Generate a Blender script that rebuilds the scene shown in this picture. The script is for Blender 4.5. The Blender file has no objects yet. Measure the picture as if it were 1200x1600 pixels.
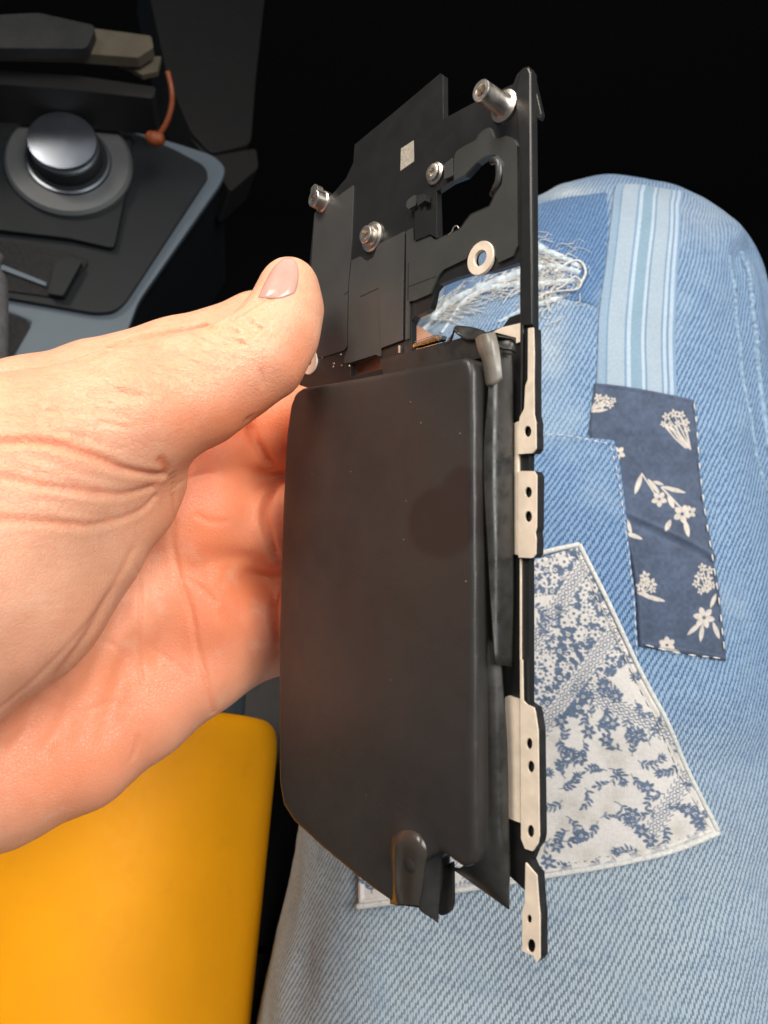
import bpy, bmesh, math, random
import numpy as np
from mathutils import Vector, Matrix
from mathutils.bvhtree import BVHTree
random.seed(7); RNG = np.random.default_rng(7)
S = bpy.context.scene
COL = S.collection

# ------------------------------------------------------------------ camera
FPX = 1100.0                      # focal length in pixels of the 1200x1600 photograph
PITCH = math.radians(50)          # the camera looks down into the footwell
CAM = np.array([0.0, -0.20, 0.62])
RM = np.array([[1, 0, 0],
               [0, math.sin(PITCH), -math.cos(PITCH)],
               [0, math.cos(PITCH), math.sin(PITCH)]])
cam = bpy.data.cameras.new('camera'); camo = bpy.data.objects.new('camera', cam); COL.objects.link(camo)
camo.location = CAM; camo.rotation_euler = (math.pi/2 - PITCH, 0, 0)
cam.sensor_fit = 'VERTICAL'; cam.sensor_height = 36; cam.sensor_width = 27; cam.lens = 36*FPX/1600
cam.clip_start = 0.005; cam.clip_end = 20
cam.dof.use_dof = True; cam.dof.focus_distance = 0.160; cam.dof.aperture_fstop = 25
S.camera = camo

# ------------------------------------------------------------------ world and lamps
w = bpy.data.worlds.new('World'); S.world = w; w.use_nodes = True
w.node_tree.nodes['Background'].inputs[0].default_value = (0.62, 0.72, 0.85, 1)
w.node_tree.nodes['Background'].inputs[1].default_value = 0.20

def C2W(p):                       # camera space (mm, x right, y up, z towards the viewer) -> world (m)
    return CAM + (np.asarray(p, float) * 0.001) @ RM.T

def area(name, pos, target, size, power, color, sy=None, spread=180):
    L = bpy.data.lights.new(name, 'AREA'); L.shape = 'RECTANGLE'; L.size = size; L.size_y = sy or size
    L.energy = power; L.color = color; L.spread = math.radians(spread)
    o = bpy.data.objects.new(name, L); COL.objects.link(o)
    a = Vector(C2W(pos)); b = Vector(C2W(target)); o.location = a
    o.rotation_euler = (b - a).to_track_quat('-Z', 'Y').to_euler()
    return o
area('side_window_light', (-420, 680, 330), (-20, -20, -170), 0.45, 1.25, (1.0, 0.90, 0.79), 0.4, 55)
area('windscreen_light', (430, 330, 560), (0, -60, -220), 0.6, 12.3, (1.0, 0.97, 0.93), 0.5)

S.view_settings.view_transform = 'Standard'; S.view_settings.look = 'None'
S.view_settings.exposure = 0.0; S.view_settings.gamma = 1.0
S.cycles.use_denoising = True
S.cycles.max_bounces = 8
S.cycles.sample_clamp_indirect = 4

# ------------------------------------------------------------------ geometry helpers
def px(x, y, d):
    return np.array([(x-600)/FPX*d, (800-y)/FPX*d, -d], float)
def pxs(P, d):
    P = np.asarray(P, float); d = np.broadcast_to(np.asarray(d, float), P.shape[:-1])
    return np.stack([(P[..., 0]-600)/FPX*d, (800-P[..., 1])/FPX*d, -d], -1)
def proj(p):
    p = np.asarray(p, float)
    return np.stack([600 + FPX*p[..., 0]/-p[..., 2], 800 - FPX*p[..., 1]/-p[..., 2]], -1)
def norm(v): v = np.asarray(v, float); return v/np.linalg.norm(v)
def smooth(e0, e1, x):
    t = np.clip((np.asarray(x, float)-e0)/(e1-e0), 0, 1); return t*t*(3-2*t)

class Plane:
    def __init__(s, O, u, v):
        s.O = np.asarray(O, float); s.u = norm(u); v = np.asarray(v, float)
        s.v = norm(v - s.u*np.dot(v, s.u)); s.n = np.cross(s.u, s.v)
    def at(s, x, y, h=0.0):
        x = np.asarray(x, float); y = np.asarray(y, float)
        r = np.stack(np.broadcast_arrays((x-600)/FPX, (800-y)/FPX, -1.0), -1)
        k = (np.dot(s.O, s.n) + np.asarray(h, float)) / (r @ s.n)
        return r*k[..., None]
    def ab(s, p):
        q = np.asarray(p) - s.O; return np.stack([q @ s.u, q @ s.v], -1)
    def pt(s, a, b, h=0.0):
        a = np.asarray(a, float)[..., None]; b = np.asarray(b, float)[..., None]; h = np.asarray(h, float)[..., None]
        return s.O + a*s.u + b*s.v + h*s.n

WL = {}
def root(name, pos_cam, label, cat, group=None):
    o = bpy.data.objects.new(name, None); COL.objects.link(o)
    L = C2W(pos_cam); o.location = L; WL[o.name] = L; o.empty_display_size = 0.01
    o['label'] = label; o['category'] = cat
    if group: o['group'] = group
    return o
def tag(o, label=None, cat=None, group=None, kind=None):
    if label: o['label'] = label
    if cat: o['category'] = cat
    if group: o['group'] = group
    if kind: o['kind'] = kind
    return o
def mesh_obj(name, V, F, mat, parent=None, smooth_shade=False, uv=None, col=None, bevel=0, solid=0, subsurf=0, sharp=None):
    """V in camera mm; F faces; linked as one mesh object under parent."""
    Wd = C2W(V)
    base = WL[parent.name] if parent is not None else Wd.mean(0)
    me = bpy.data.meshes.new(name)
    me.from_pydata([tuple(p) for p in (Wd-base)], [], [tuple(f) for f in F]); me.update()
    if uv is not None:
        ul = me.uv_layers.new(name='UVMap'); li = np.zeros(len(me.loops), np.int32); me.loops.foreach_get('vertex_index', li)
        ul.data.foreach_set('uv', np.asarray(uv, np.float32)[li].ravel())
    if col is not None:
        for cname, c in col.items():
            at = me.color_attributes.new(cname, 'FLOAT_COLOR', 'POINT')
            c4 = np.ones((len(V), 4), np.float32); c4[:, :3] = np.asarray(c).reshape(len(V), -1)[:, :3] if np.asarray(c).ndim > 1 else np.asarray(c)[:, None]
            at.data.foreach_set('color', c4.ravel())
    o = bpy.data.objects.new(name, me); COL.objects.link(o)
    if parent is not None: o.parent = parent
    else: o.location = base
    WL[o.name] = base
    me.materials.append(mat)
    if smooth_shade: me.polygons.foreach_set('use_smooth', [True]*len(me.polygons))
    if solid:
        m = o.modifiers.new('solid', 'SOLIDIFY'); m.thickness = solid*0.001; m.offset = -1
    if subsurf:
        m = o.modifiers.new('sub', 'SUBSURF'); m.levels = subsurf; m.render_levels = subsurf
    if bevel:
        m = o.modifiers.new('bevel', 'BEVEL'); m.width = bevel*0.001; m.segments = 2; m.limit_method = 'ANGLE'; m.angle_limit = math.radians(40)
        m.harden_normals = False
    return o

def fill_poly(P2, holes=()):
    """triangulate a 2-D polygon with holes -> (verts2d, tris, loops)"""
    from mathutils.geometry import tessellate_polygon
    loops = [list(map(tuple, P2))] + [list(map(tuple, h)) for h in holes]
    tris = tessellate_polygon([[Vector((a, b, 0)) for a, b in lp] for lp in loops])
    allv = [p for lp in loops for p in lp]
    return np.array(allv, float), [tuple(t) for t in tris], loops
def rounded(P, r, seg=4):
    """round the corners of a 2-D polygon by about r"""
    P = np.asarray(P, float); out = []
    n = len(P)
    for i in range(n):
        a, b, c = P[i-1], P[i], P[(i+1) % n]
        la, lc = np.linalg.norm(a-b), np.linalg.norm(c-b)
        k = min(r, la*0.45, lc*0.45)
        p0 = b + (a-b)/max(la, 1e-6)*k; p2 = b + (c-b)/max(lc, 1e-6)*k
        for j in range(seg+1):
            t = j/seg; out.append((1-t)**2*p0 + 2*t*(1-t)*b + t*t*p2)
    return np.array(out)
def plate_geo(pl, P, h0, h1, holes=()):
    """extrude a pixel outline lying at height h1 of plane pl down to h0"""
    ab = pl.ab(pl.at(P[:, 0], P[:, 1], h1))
    hab = [pl.ab(pl.at(h[:, 0], h[:, 1], h1)) for h in holes]
    return plate_ab(pl, ab, h0, h1, hab)
def plate_ab(pl, ab, h0, h1, hab=()):
    v2, tris, loops = fill_poly(ab, hab); n = len(v2)
    V = np.concatenate([pl.pt(v2[:, 0], v2[:, 1], np.full(n, h1)), pl.pt(v2[:, 0], v2[:, 1], np.full(n, h0))])
    F = []
    for t in tris:
        a, b, c = v2[list(t)]
        if (b[0]-a[0])*(c[1]-a[1]) - (b[1]-a[1])*(c[0]-a[0]) < 0: t = t[::-1]
        F.append(t); F.append(tuple(i+n for i in t[::-1]))
    k = 0
    for li, lp in enumerate(loops):
        m = len(lp); q = np.array(lp)
        ar = np.sum(q[:, 0]*np.roll(q[:, 1], -1) - np.roll(q[:, 0], -1)*q[:, 1])
        for i in range(m):
            a, b = k+i, k+(i+1) % m
            f = (a, a+n, b+n, b)
            outward = ar > 0
            if li > 0: outward = not outward
            F.append(f if outward else f[::-1])
        k += m
    return V, F
def plate(name, pl, P, h0, h1, mat, parent, holes=(), rnd=0, bevel=0.12, hr=0):
    P = np.asarray(P, float)
    if rnd: P = rounded(P, rnd)
    holes = [rounded(h, hr) if hr else np.asarray(h, float) for h in holes]
    V, F = plate_geo(pl, P, h0, h1, holes)
    return mesh_obj(name, V, F, mat, parent, bevel=bevel)
def ellipse_px(cx, cy, rx, ry, n=20, rot=0):
    t = np.linspace(0, 2*np.pi, n, endpoint=False)
    x, y = rx*np.cos(t), ry*np.sin(t)
    return np.stack([cx + x*math.cos(rot) - y*math.sin(rot), cy + x*math.sin(rot) + y*math.cos(rot)], -1)
def lathe_geo(c, axis, prof, n=28, ref=(0, 1, 0), flat=None):
    """profile [(radius, height)] turned round axis at c (camera mm)"""
    ax = norm(axis); e1 = norm(np.cross(ref, ax)); e2 = np.cross(ax, e1)
    V = []; F = []
    t = np.linspace(0, 2*np.pi, n, endpoint=False)
    for r, h in prof:
        for a in t:
            V.append(c + ax*h + (e1*math.cos(a) + e2*math.sin(a))*r)
    m = len(prof)
    for i in range(m-1):
        for j in range(n):
            F.append((i*n+j, i*n+(j+1) % n, (i+1)*n+(j+1) % n, (i+1)*n+j))
    if prof[0][0] > 0: F.append(tuple(range(n))[::-1])
    if prof[-1][0] > 0: F.append(tuple((m-1)*n+j for j in range(n)))
    return np.array(V), F
def tube_geo(P, R, n=10, cap=True):
    P = np.asarray(P, float); R = np.broadcast_to(np.asarray(R, float), (len(P),))
    T = np.gradient(P, axis=0); V = []; F = []
    up = np.array([0.3, 0.2, 1.0])
    for i, p in enumerate(P):
        t = norm(T[i]); e1 = norm(np.cross(up, t)); e2 = np.cross(t, e1)
        for j in range(n):
            a = 2*math.pi*j/n; V.append(p + (e1*math.cos(a)+e2*math.sin(a))*R[i])
    for i in range(len(P)-1):
        for j in range(n):
            F.append((i*n+j, i*n+(j+1) % n, (i+1)*n+(j+1) % n, (i+1)*n+j))
    if cap:
        F.append(tuple(range(n))[::-1]); F.append(tuple((len(P)-1)*n+j for j in range(n)))
    return np.array(V), F
def catmull(P, k=8):
    P = np.asarray(P, float); Q = np.vstack([2*P[0]-P[1], P, 2*P[-1]-P[-2]]); out = []
    for i in range(1, len(Q)-2):
        for j in range(k):
            t = j/k; a, b, c, d = Q[i-1], Q[i], Q[i+1], Q[i+2]
            out.append(0.5*((2*b) + (c-a)*t + (2*a-5*b+4*c-d)*t*t + (3*b-a-3*c+d)*t**3))
    out.append(P[-1]); return np.array(out)
def grid_faces(nu, nv, wrap=False):
    F = []
    for i in range(nu-1):
        for j in range(nv if wrap else nv-1):
            F.append((i*nv+j, i*nv+(j+1) % nv, (i+1)*nv+(j+1) % nv, (i+1)*nv+j))
    return F
def join_geo(parts):
    V = []; F = []; k = 0
    for v, f in parts:
        V.append(v); F += [tuple(i+k for i in q) for q in f]; k += len(v)
    return np.concatenate(V), F
def vnoise(P, seed=0):
    """cheap smooth value noise in 3-D for numpy arrays"""
    P = np.asarray(P, float); I = np.floor(P).astype(np.int64); f = P - I; f = f*f*(3-2*f)
    def hsh(i, j, k):
        n = (i*73856093) ^ (j*19349663) ^ (k*83492791) ^ (seed*2654435761)
        n = (n ^ (n >> 13)) * 1274126177 & 0x7fffffff
        return ((n ^ (n >> 16)) & 0xffff)/65535.0
    r = 0
    for a in (0, 1):
        for b in (0, 1):
            for c in (0, 1):
                wgt = (f[..., 0] if a else 1-f[..., 0])*(f[..., 1] if b else 1-f[..., 1])*(f[..., 2] if c else 1-f[..., 2])
                r = r + wgt*hsh(I[..., 0]+a, I[..., 1]+b, I[..., 2]+c)
    return r*2-1

def surface_nets(F, origin, h):
    nx, ny, nz = F.shape; neg = F < 0
    cs = [(i, j, k) for i in (0, 1) for j in (0, 1) for k in (0, 1)]
    sl = lambda A, c: A[c[0]:nx-1+c[0], c[1]:ny-1+c[1], c[2]:nz-1+c[2]]
    cnt = sum(sl(neg, c).astype(np.int8) for c in cs)
    act = (cnt > 0) & (cnt < 8)
    idx = -np.ones(act.shape, np.int64); A = np.argwhere(act); idx[act] = np.arange(len(A))
    acc = np.zeros((len(A), 3)); num = np.zeros(len(A))
    g = lambda c: F[A[:, 0]+c[0], A[:, 1]+c[1], A[:, 2]+c[2]]
    for a in cs:
        for ax in range(3):
            if a[ax]: continue
            b = list(a); b[ax] = 1
            fa, fb = g(a), g(b); m = (fa < 0) != (fb < 0)
            t = np.where(m, fa/np.where(m, fa-fb, 1), 0)
            p = np.tile(np.array(a, float), (len(A), 1)); p[:, ax] = t
            acc[m] += p[m]; num[m] += 1
    V = origin + (A + acc/num[:, None])*h
    quads = []
    for ax in range(3):
        o1, o2 = [(1, 2), (2, 0), (0, 1)][ax]
        s0 = [slice(None)]*3; s1 = [slice(None)]*3
        s0[ax] = slice(0, -1); s1[ax] = slice(1, None)
        ch = neg[tuple(s0)] != neg[tuple(s1)]
        E = np.argwhere(ch)
        ok = (E[:, o1] > 0) & (E[:, o2] > 0) & (E[:, o1] < F.shape[o1]-1) & (E[:, o2] < F.shape[o2]-1)
        E = E[ok]
        def cell(d1, d2):
            q = E.copy(); q[:, o1] -= d1; q[:, o2] -= d2; return idx[q[:, 0], q[:, 1], q[:, 2]]
        Q = np.stack([cell(1, 1), cell(0, 1), cell(0, 0), cell(1, 0)], -1)
        inside = neg[E[:, 0], E[:, 1], E[:, 2]]
        Q[~inside] = Q[~inside][:, ::-1]
        quads.append(Q)
    return V, np.concatenate(quads)

# ------------------------------------------------------------------ material helpers
def lin(r, g, b):
    f = lambda c: c/12.92 if c <= 0.04045 else ((c+0.055)/1.055)**2.4
    return (f(r/255), f(g/255), f(b/255), 1)
class NT:
    def __init__(s, name):
        s.m = bpy.data.materials.new(name); s.m.use_nodes = True; s.t = s.m.node_tree; s.t.nodes.clear()
        s.out = s.t.nodes.new('ShaderNodeOutputMaterial'); s.b = s.t.nodes.new('ShaderNodeBsdfPrincipled')
        s.t.links.new(s.b.outputs[0], s.out.inputs[0])
    def node(s, typ, **kw):
        n = s.t.nodes.new(typ)
        for k, v in kw.items():
            if k.startswith('i_'): s.put(n.inputs[k[2:].replace('_', ' ')], v)
            else: setattr(n, k, v)
        return n
    def put(s, sock, v):
        if hasattr(v, 'links'): s.t.links.new(v, sock)
        else: sock.default_value = v
    def math(s, op, a, b=None, c=None):
        n = s.t.nodes.new('ShaderNodeMath'); n.operation = op; s.put(n.inputs[0], a)
        if b is not None: s.put(n.inputs[1], b)
        if c is not None: s.put(n.inputs[2], c)
        return n.outputs[0]
    def ramp(s, fac, stops):
        n = s.t.nodes.new('ShaderNodeValToRGB'); e = n.color_ramp.elements
        while len(e) < len(stops): e.new(0.5)
        for q, (p, c) in zip(e, stops): q.position = p; q.color = c
        s.put(n.inputs[0], fac); return n.outputs[0]
    def mix(s, fac, a, b, mode='MIX'):
        n = s.t.nodes.new('ShaderNodeMix'); n.data_type = 'RGBA'; n.blend_type = mode
        s.put(n.inputs[0], fac); s.put(n.inputs[6], a); s.put(n.inputs[7], b); return n.outputs[2]
    def coord(s, kind='Object'):
        return s.t.nodes.new('ShaderNodeTexCoord').outputs[kind]
    def noise(s, scale, detail=3, rough=0.55, vec=None, out='Fac'):
        n = s.t.nodes.new('ShaderNodeTexNoise'); n.inputs['Scale'].default_value = scale
        n.inputs['Detail'].default_value = detail; n.inputs['Roughness'].default_value = rough
        s.t.links.new(vec if vec is not None else s.coord(), n.inputs['Vector']); return n.outputs[out]
    def mapr(s, v, a, b, c, d):
        n = s.t.nodes.new('ShaderNodeMapRange'); n.interpolation_type = 'SMOOTHSTEP'
        for i, q in enumerate((v, a, b, c, d)): s.put(n.inputs[i], q)
        return n.outputs[0]
    def bump(s, h, dist, strength=1.0, nrm=None):
        n = s.t.nodes.new('ShaderNodeBump'); n.inputs['Strength'].default_value = strength
        n.inputs['Distance'].default_value = dist; s.put(n.inputs['Height'], h)
        if nrm is not None: s.put(n.inputs['Normal'], nrm)
        return n.outputs[0]
    def attr(s, name, out='Color'):
        n = s.t.nodes.new('ShaderNodeAttribute'); n.attribute_name = name; return n.outputs[out]
    def set(s, **kw):
        for k, v in kw.items():
            s.put(s.b.inputs[k.replace('_', ' ')], v)
        return s

def basic(name, c, rough=0.5, metal=0.0, var=0.15, vscale=300, bump=0.0, bscale=1500, spec=0.5, rvar=0.12):
    t = NT(name)
    n = t.noise(vscale, 4, 0.6)
    a = tuple(x*(1-var) for x in c[:3])+(1,); b = tuple(min(1, x*(1+var)) for x in c[:3])+(1,)
    t.set(Base_Color=t.ramp(n, [(0.3, a), (0.7, b)]), Metallic=metal, Roughness=t.mapr(t.noise(vscale*2.3, 3), 0.3, 0.7, max(0.02, rough-rvar), min(1, rough+rvar)), Specular_IOR_Level=spec)
    if bump: t.set(Normal=t.bump(t.noise(bscale, 3), bump*0.001))
    return t.m

# ------------------------------------------------------------------ materials
M = {}
M['black_paint'] = basic('black_anodised_metal', (0.013, 0.013, 0.0128, 1), 0.34, 0.0, 0.06, 90, 0.003, 2500, 0.5, 0.04)
M['black_side'] = basic('black_frame_edge', (0.014, 0.013, 0.013, 1), 0.5, 0.0, 0.2, 250, 0.01, 2500)
M['film'] = basic('grey_graphite_film', (0.048, 0.048, 0.046, 1), 0.38, 0.0, 0.08, 60, 0.012, 420, 0.5, 0.06)
M['film_green'] = basic('olive_grey_film', (0.046, 0.047, 0.042, 1), 0.32, 0.0, 0.10, 70, 0.035, 380, 0.5, 0.06)
M['steel'] = basic('bright_steel', (0.62, 0.56, 0.49, 1), 0.36, 1.0, 0.08, 200, 0, 3000, 0.5, 0.08)
M['rail'] = basic('champagne_metal', (0.88, 0.745, 0.59, 1), 0.42, 0.30, 0.10, 260, 0.01, 1500)
M['gold'] = basic('gold_contact', (0.80, 0.50, 0.12, 1), 0.25, 1.0, 0.1, 400)
M['white_label'] = basic('pale_label', (0.36, 0.33, 0.27, 1), 0.6, 0.0, 0.3, 1500)
M['tape'] = basic('black_tape', (0.020, 0.019, 0.017, 1), 0.38, 0.0, 0.25, 160, 0.05, 350, 0.5)
M['wrap'] = basic('brown_black_tape', (0.036, 0.030, 0.024, 1), 0.32, 0.0, 0.15, 100, 0.02, 300, 0.5, 0.05)
M['tab'] = basic('clear_pull_tab', (0.16, 0.145, 0.12, 1), 0.36, 0.0, 0.2, 250, 0.03, 500)
M['hole'] = basic('dark_recess', (0.006, 0.006, 0.006, 1), 0.7)

# battery pouch skin: matte dark brown-black laminate with faint smears and dust specks
t = NT('battery_laminate')
n1 = t.noise(35, 4, 0.6); n2 = t.noise(160, 4, 0.65); n3 = t.noise(900, 2)
base = t.ramp(n1, [(0.3, (0.021, 0.0192, 0.0175, 1)), (0.7, (0.026, 0.0238, 0.0218, 1))])
sm = t.attr('stain', 'Fac')
base = t.mix(t.math('MULTIPLY', sm, 0.75), base, (0.014, 0.009, 0.0085, 1))
vor = t.node('ShaderNodeTexVoronoi', i_Scale=240.0); t.t.links.new(t.coord(), vor.inputs['Vector'])
dust = t.math('LESS_THAN', vor.outputs['Distance'], 0.021)
base = t.mix(t.math('MULTIPLY', dust, 0.75), base, (0.62, 0.58, 0.52, 1))
t.set(Base_Color=base, Roughness=t.mapr(n2, 0.3, 0.7, 0.36, 0.46), Specular_IOR_Level=0.5,
      Normal=t.bump(t.math('ADD', t.math('MULTIPLY', n2, 1.0), t.math('MULTIPLY', n3, 0.12)), 0.00009))
M['battery'] = t.m

# ------------------------------------------------------------------ phone midframe
D = Plane(px(835, 800, 122), (0.672, 0.0, 0.740), (0.012, 0.998, -0.045))
A = lambda *p: np.array(p, float)
frame = root('phone_midframe', D.at(640, 900, -1), 'black metal phone midframe held upright with bright rails down its right edge', 'phone frame')

cam_hole = A((682, 299), (704, 284), (727, 275), (746, 254), (757, 246), (768, 241), (778, 247), (783, 262), (781, 285), (770, 306), (768, 313), (764, 321), (735, 334), (727, 344), (721, 353), (718, 356), (704, 363), (684, 372))
win_hole = A((812.6, 410), (767, 424), (733, 428), (712, 434), (686, 444.5), (679, 453), (675, 474), (672, 482), (664, 488), (649, 494), (643, 501), (643, 548), (700, 533), (745, 524), (785, 511), (796, 496), (812.6, 490))
gap_hole = A((548, 569), (587, 556), (600, 564), (616, 565), (600, 576), (548, 588))
outline = A((491, 333), (525, 297), (541, 278), (552, 254), (554, 226), (622, 170), (688, 114.5), (692, 117), (692.5, 186), (745, 158), (775, 144), (802, 131), (808, 116), (818, 106), (826, 104), (831, 112),
            (833, 330), (834, 520), (834, 700), (827, 712), (827, 736), (834, 744), (834, 860), (827, 874), (827, 1098), (837, 1112), (838, 1300), (836, 1330), (830, 1345), (838, 1365), (838, 1388),
            (820, 1391), (793, 1366), (789, 1345), (740, 1318), (455, 1195), (457, 900), (468, 600), (480, 450))
boss_hole = ellipse_px(750, 404, 10.5, 14, 18)
plate('midplate', D, outline, -1.5, 0.0, M['black_paint'], frame, holes=[cam_hole, win_hole, gap_hole, boss_hole], bevel=0.15)
# side rail ridge along the right edge (a folded lip)
plate('edge_rib', D, A((809, 215), (806, 170), (806, 140), (811, 116), (819, 107), (826, 105), (829, 112), (830, 330), (831, 508), (817, 509), (815, 700), (810, 700), (813, 380), (813, 260)), -0.05, 0.55, M['black_paint'], frame, bevel=0.25)
plate('corner_clip', D, A((828, 112), (833, 120), (846, 178), (843, 186), (835, 182), (829, 160)), -2.6, -1.4, M['black_paint'], frame, bevel=0.2)
# insulating films
plate('insulating_film', D, A((491.5, 334), (552, 289), (548, 405), (544, 446), (543, 490), (542, 541), (538, 547), (511, 556), (480, 562), (484, 450)), 0.03, 0.35, M['film'], frame, rnd=2, bevel=0.08)
plate('insulating_film', D, A((549, 407), (563, 400), (566, 404), (574, 408), (583, 402), (589, 386), (594, 380), (632.5, 361), (631, 425), (629.5, 532), (595, 545), (594, 557), (587, 554), (549, 566), (538, 568), (537, 560), (543, 546), (545, 446)), 0.03, 0.42, M['film'], frame, rnd=1.5, bevel=0.08)
plate('film_flap', D, A((593, 452), (629, 434), (629, 531), (595, 544)), 0.43, 0.62, M['film'], frame, rnd=1.5, bevel=0.06)
shield = A((634.5, 361), (645.5, 355.5), (646.5, 377), (671, 367), (679, 374.5), (684, 373.5), (704, 365), (719, 358), (728, 346), (736, 336), (765, 323), (770, 313), (773, 306), (784, 287), (786, 262), (780, 246), (769, 240), (757, 244.5), (745, 252.5), (726, 273), (709, 282),
           (709.5, 245), (713, 236), (729, 226), (743, 219), (749, 209), (755, 203), (765, 198.5), (771, 215), (777, 217), (791, 212), (802, 216), (807, 226), (808, 384), (804, 392), (801, 400), (779, 410), (772, 396), (760, 382), (746, 382), (734, 392), (729, 404), (693, 421), (686, 429), (683, 434), (672, 459), (649, 469), (639, 471), (637.5, 530), (633, 531), (634.5, 425))
plate('shield_film', D, shield, 0.03, 0.55, M['film_green'], frame, rnd=2, bevel=0.18)
plate('film_seam', D, A((637.3, 411), (638.8, 410), (638, 468), (636.6, 469)), 0.56, 0.60, M['hole'], frame, bevel=0)
plate('film_seam', D, A((563, 462.5), (591, 449.5), (591.5, 451), (563.5, 464)), 0.43, 0.47, M['hole'], frame, bevel=0)
plate('film_seam', D, A((537, 460), (545, 454), (545.4, 455), (537.6, 461)), 0.36, 0.40, M['hole'], frame, bevel=0)
plate('film_seam', D, A((638.5, 447), (681, 431), (681.5, 432.2), (639, 448.5)), 0.56, 0.59, M['hole'], frame, bevel=0)
plate('foam_pad', D, A((694, 256), (707, 246), (707.5, 274), (694, 280)), 0.03, 0.75, M['film'], frame, rnd=2, bevel=0.1)
# spring bracket beside the camera opening
plate('spring_bracket', D, A((648, 322), (662, 312), (663, 330), (682, 326), (682.5, 372), (672, 366), (648, 376)), 0.05, 0.9, M['black_paint'], frame, rnd=1.5, bevel=0.15)
plate('bracket_pad', D, A((636, 313), (646, 305), (652, 305), (650, 320), (638, 327), (634, 322)), 0.3, 1.7, M['film'], frame, rnd=2, bevel=0.2)
plate('bracket_clip', D, A((650, 305), (664, 303), (664, 313), (652, 322)), 0.3, 1.9, M['black_side'], frame, rnd=1, bevel=0.2)
# the laser-marked code is left plain
plate('label', D, A((626.5, 232), (646.5, 219), (647, 252), (625.5, 267)), 0.01, 0.04, M['white_label'], frame, bevel=0)
# liner and hook in the camera opening
V, F = tube_geo(np.array([D.at(x, y, h) for x, y, h in ((769, 251, .2), (776, 250, .6), (780, 256, .7), (780.5, 270, .5), (779, 284, .2), (773, 298, -.4), (770, 303, -1))]), 0.75, 8)
mesh_obj('lens_rim', V, F, M['film'], frame, True)
V, F = tube_geo(catmull([D.at(x, y, .6) for x, y in ((701, 367), (706, 362), (709, 355), (714, 353), (717, 357))], 5), 0.13, 6)
mesh_obj('loose_wire', V, F, M['steel'], frame, True)

def standoff(name, x, y, prof, mat, h=0.0):
    V, F = lathe_geo(D.at(x, y, h), D.n, prof, 30, D.v)
    return mesh_obj(name, V, F, mat, frame, True, bevel=0.0)
def auto_sharp(o, ang=35):
    m = o.modifiers.new('split', 'EDGE_SPLIT'); m.split_angle = math.radians(ang)
s = standoff('standoff', 789, 167, [(2.9, 0), (2.9, .5), (2.2, .7), (1.9, 1.2), (1.85, 6.0), (1.9, 6.9), (1.8, 7.0), (1.1, 7.0), (1.05, 6.9), (1.0, 2.0), (0, 2.0)], M['steel']); auto_sharp(s)
s = standoff('standoff', 505, 316, [(2.6, -1), (2.6, 0.3), (2.2, .6), (2.05, 2.9), (1.85, 3.05), (1.0, 3.05), (0.95, 0.8), (0, 0.8)], M['steel']); auto_sharp(s)
s = plate('standoff_lug', D, A((486, 293), (492, 287), (496, 289), (497, 300), (503, 304), (490, 312), (485, 303)), 0.5, 2.2, M['steel'], frame, rnd=2, bevel=0.2)
s = standoff('screw_boss', 583, 371, [(3.3, .0), (3.3, .5), (2.75, .7), (2.7, 1.1), (2.0, 1.2), (1.95, 2.3), (1.8, 2.45), (1.25, 2.45), (1.2, 1.2), (0, 1.2)], M['steel']); auto_sharp(s)
s = standoff('screw_boss', 681, 272, [(2.2, .0), (2.2, .4), (1.7, .6), (1.65, 1.2), (1.45, 1.3), (.8, 1.3), (.75, .7), (0, .7)], M['steel']); auto_sharp(s)
def washer(x, y, ro, ri, mat, h0=0.1, h1=0.9):
    c = D.ab(D.at(x, y, h1)); tt = np.linspace(0, 2*np.pi, 30, endpoint=False)
    o = np.stack([c[0]+ro*np.cos(tt), c[1]+ro*np.sin(tt)], -1)
    i = np.stack([c[0]+ri*np.cos(tt), c[1]+ri*np.sin(tt)], -1)
    V, F = plate_ab(D, o, h0, h1, [i]); return mesh_obj('washer', V, F, mat, frame, bevel=0.15)
washer(750, 403, 3.15, 1.5, M['rail'])
M['rail_dim'] = M['rail']
washer(483, 565, 3.1, 0.9, M['rail'], 0.05, 0.5)
V, F = lathe_geo(D.at(484, 564, 0.06), D.n, [(1.3, 0), (1.3, 0.05), (0, 0.05)], 18, D.v); mesh_obj('boss_recess', V, F, M['hole'], frame)
# tiny solder dots near the washer
for (x, y) in ((533, 554), (521, 573), (522, 568), (534, 571), (546, 572), (504, 558)):
    V, F = lathe_geo(D.at(x, y, 0.02), D.n, [(0.32, 0), (0.25, .18), (0, .25)], 8, D.v); mesh_obj('solder_dot', V, F, M['steel'], frame, True)

# bright side rails: each is a champagne strip on a dark body
def rail(P, holes, h=0.9, rnd=1.2):
    P = np.asarray(P, float); r = plate('side_rail', D, P, 0.55, h, M['rail'], frame, holes=[ellipse_px(x, y, rx, ry, 16) for x, y, rx, ry in holes], rnd=rnd, bevel=0.1)
    Q = rounded(P, rnd); V, F = plate_geo(D, Q + A((1.2, 0)), -1.6, 0.53, [ellipse_px(x+1.0, y, rx, ry, 16) for x, y, rx, ry in holes])
    mesh_obj('rail_body', V, F, M['black_side'], r, bevel=0.1)
    return r
rail(A((825, 513), (833, 511.5), (834, 551), (833.5, 595), (834, 648), (836.5, 659), (837, 701), (831.5, 708), (809.5, 709.5), (809, 669), (812.5, 651), (819, 638), (820.7, 603), (824.6, 593)), [(824.5, 674, 5.8, 8.8)])
rail(A((810, 736), (834, 736), (838, 743), (837.5, 824), (835.5, 832), (837, 842), (836.4, 866), (831.7, 872), (810, 871)), [(825.5, 769, 5.6, 8.6), (825.5, 807, 5.8, 8.8)])
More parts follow.
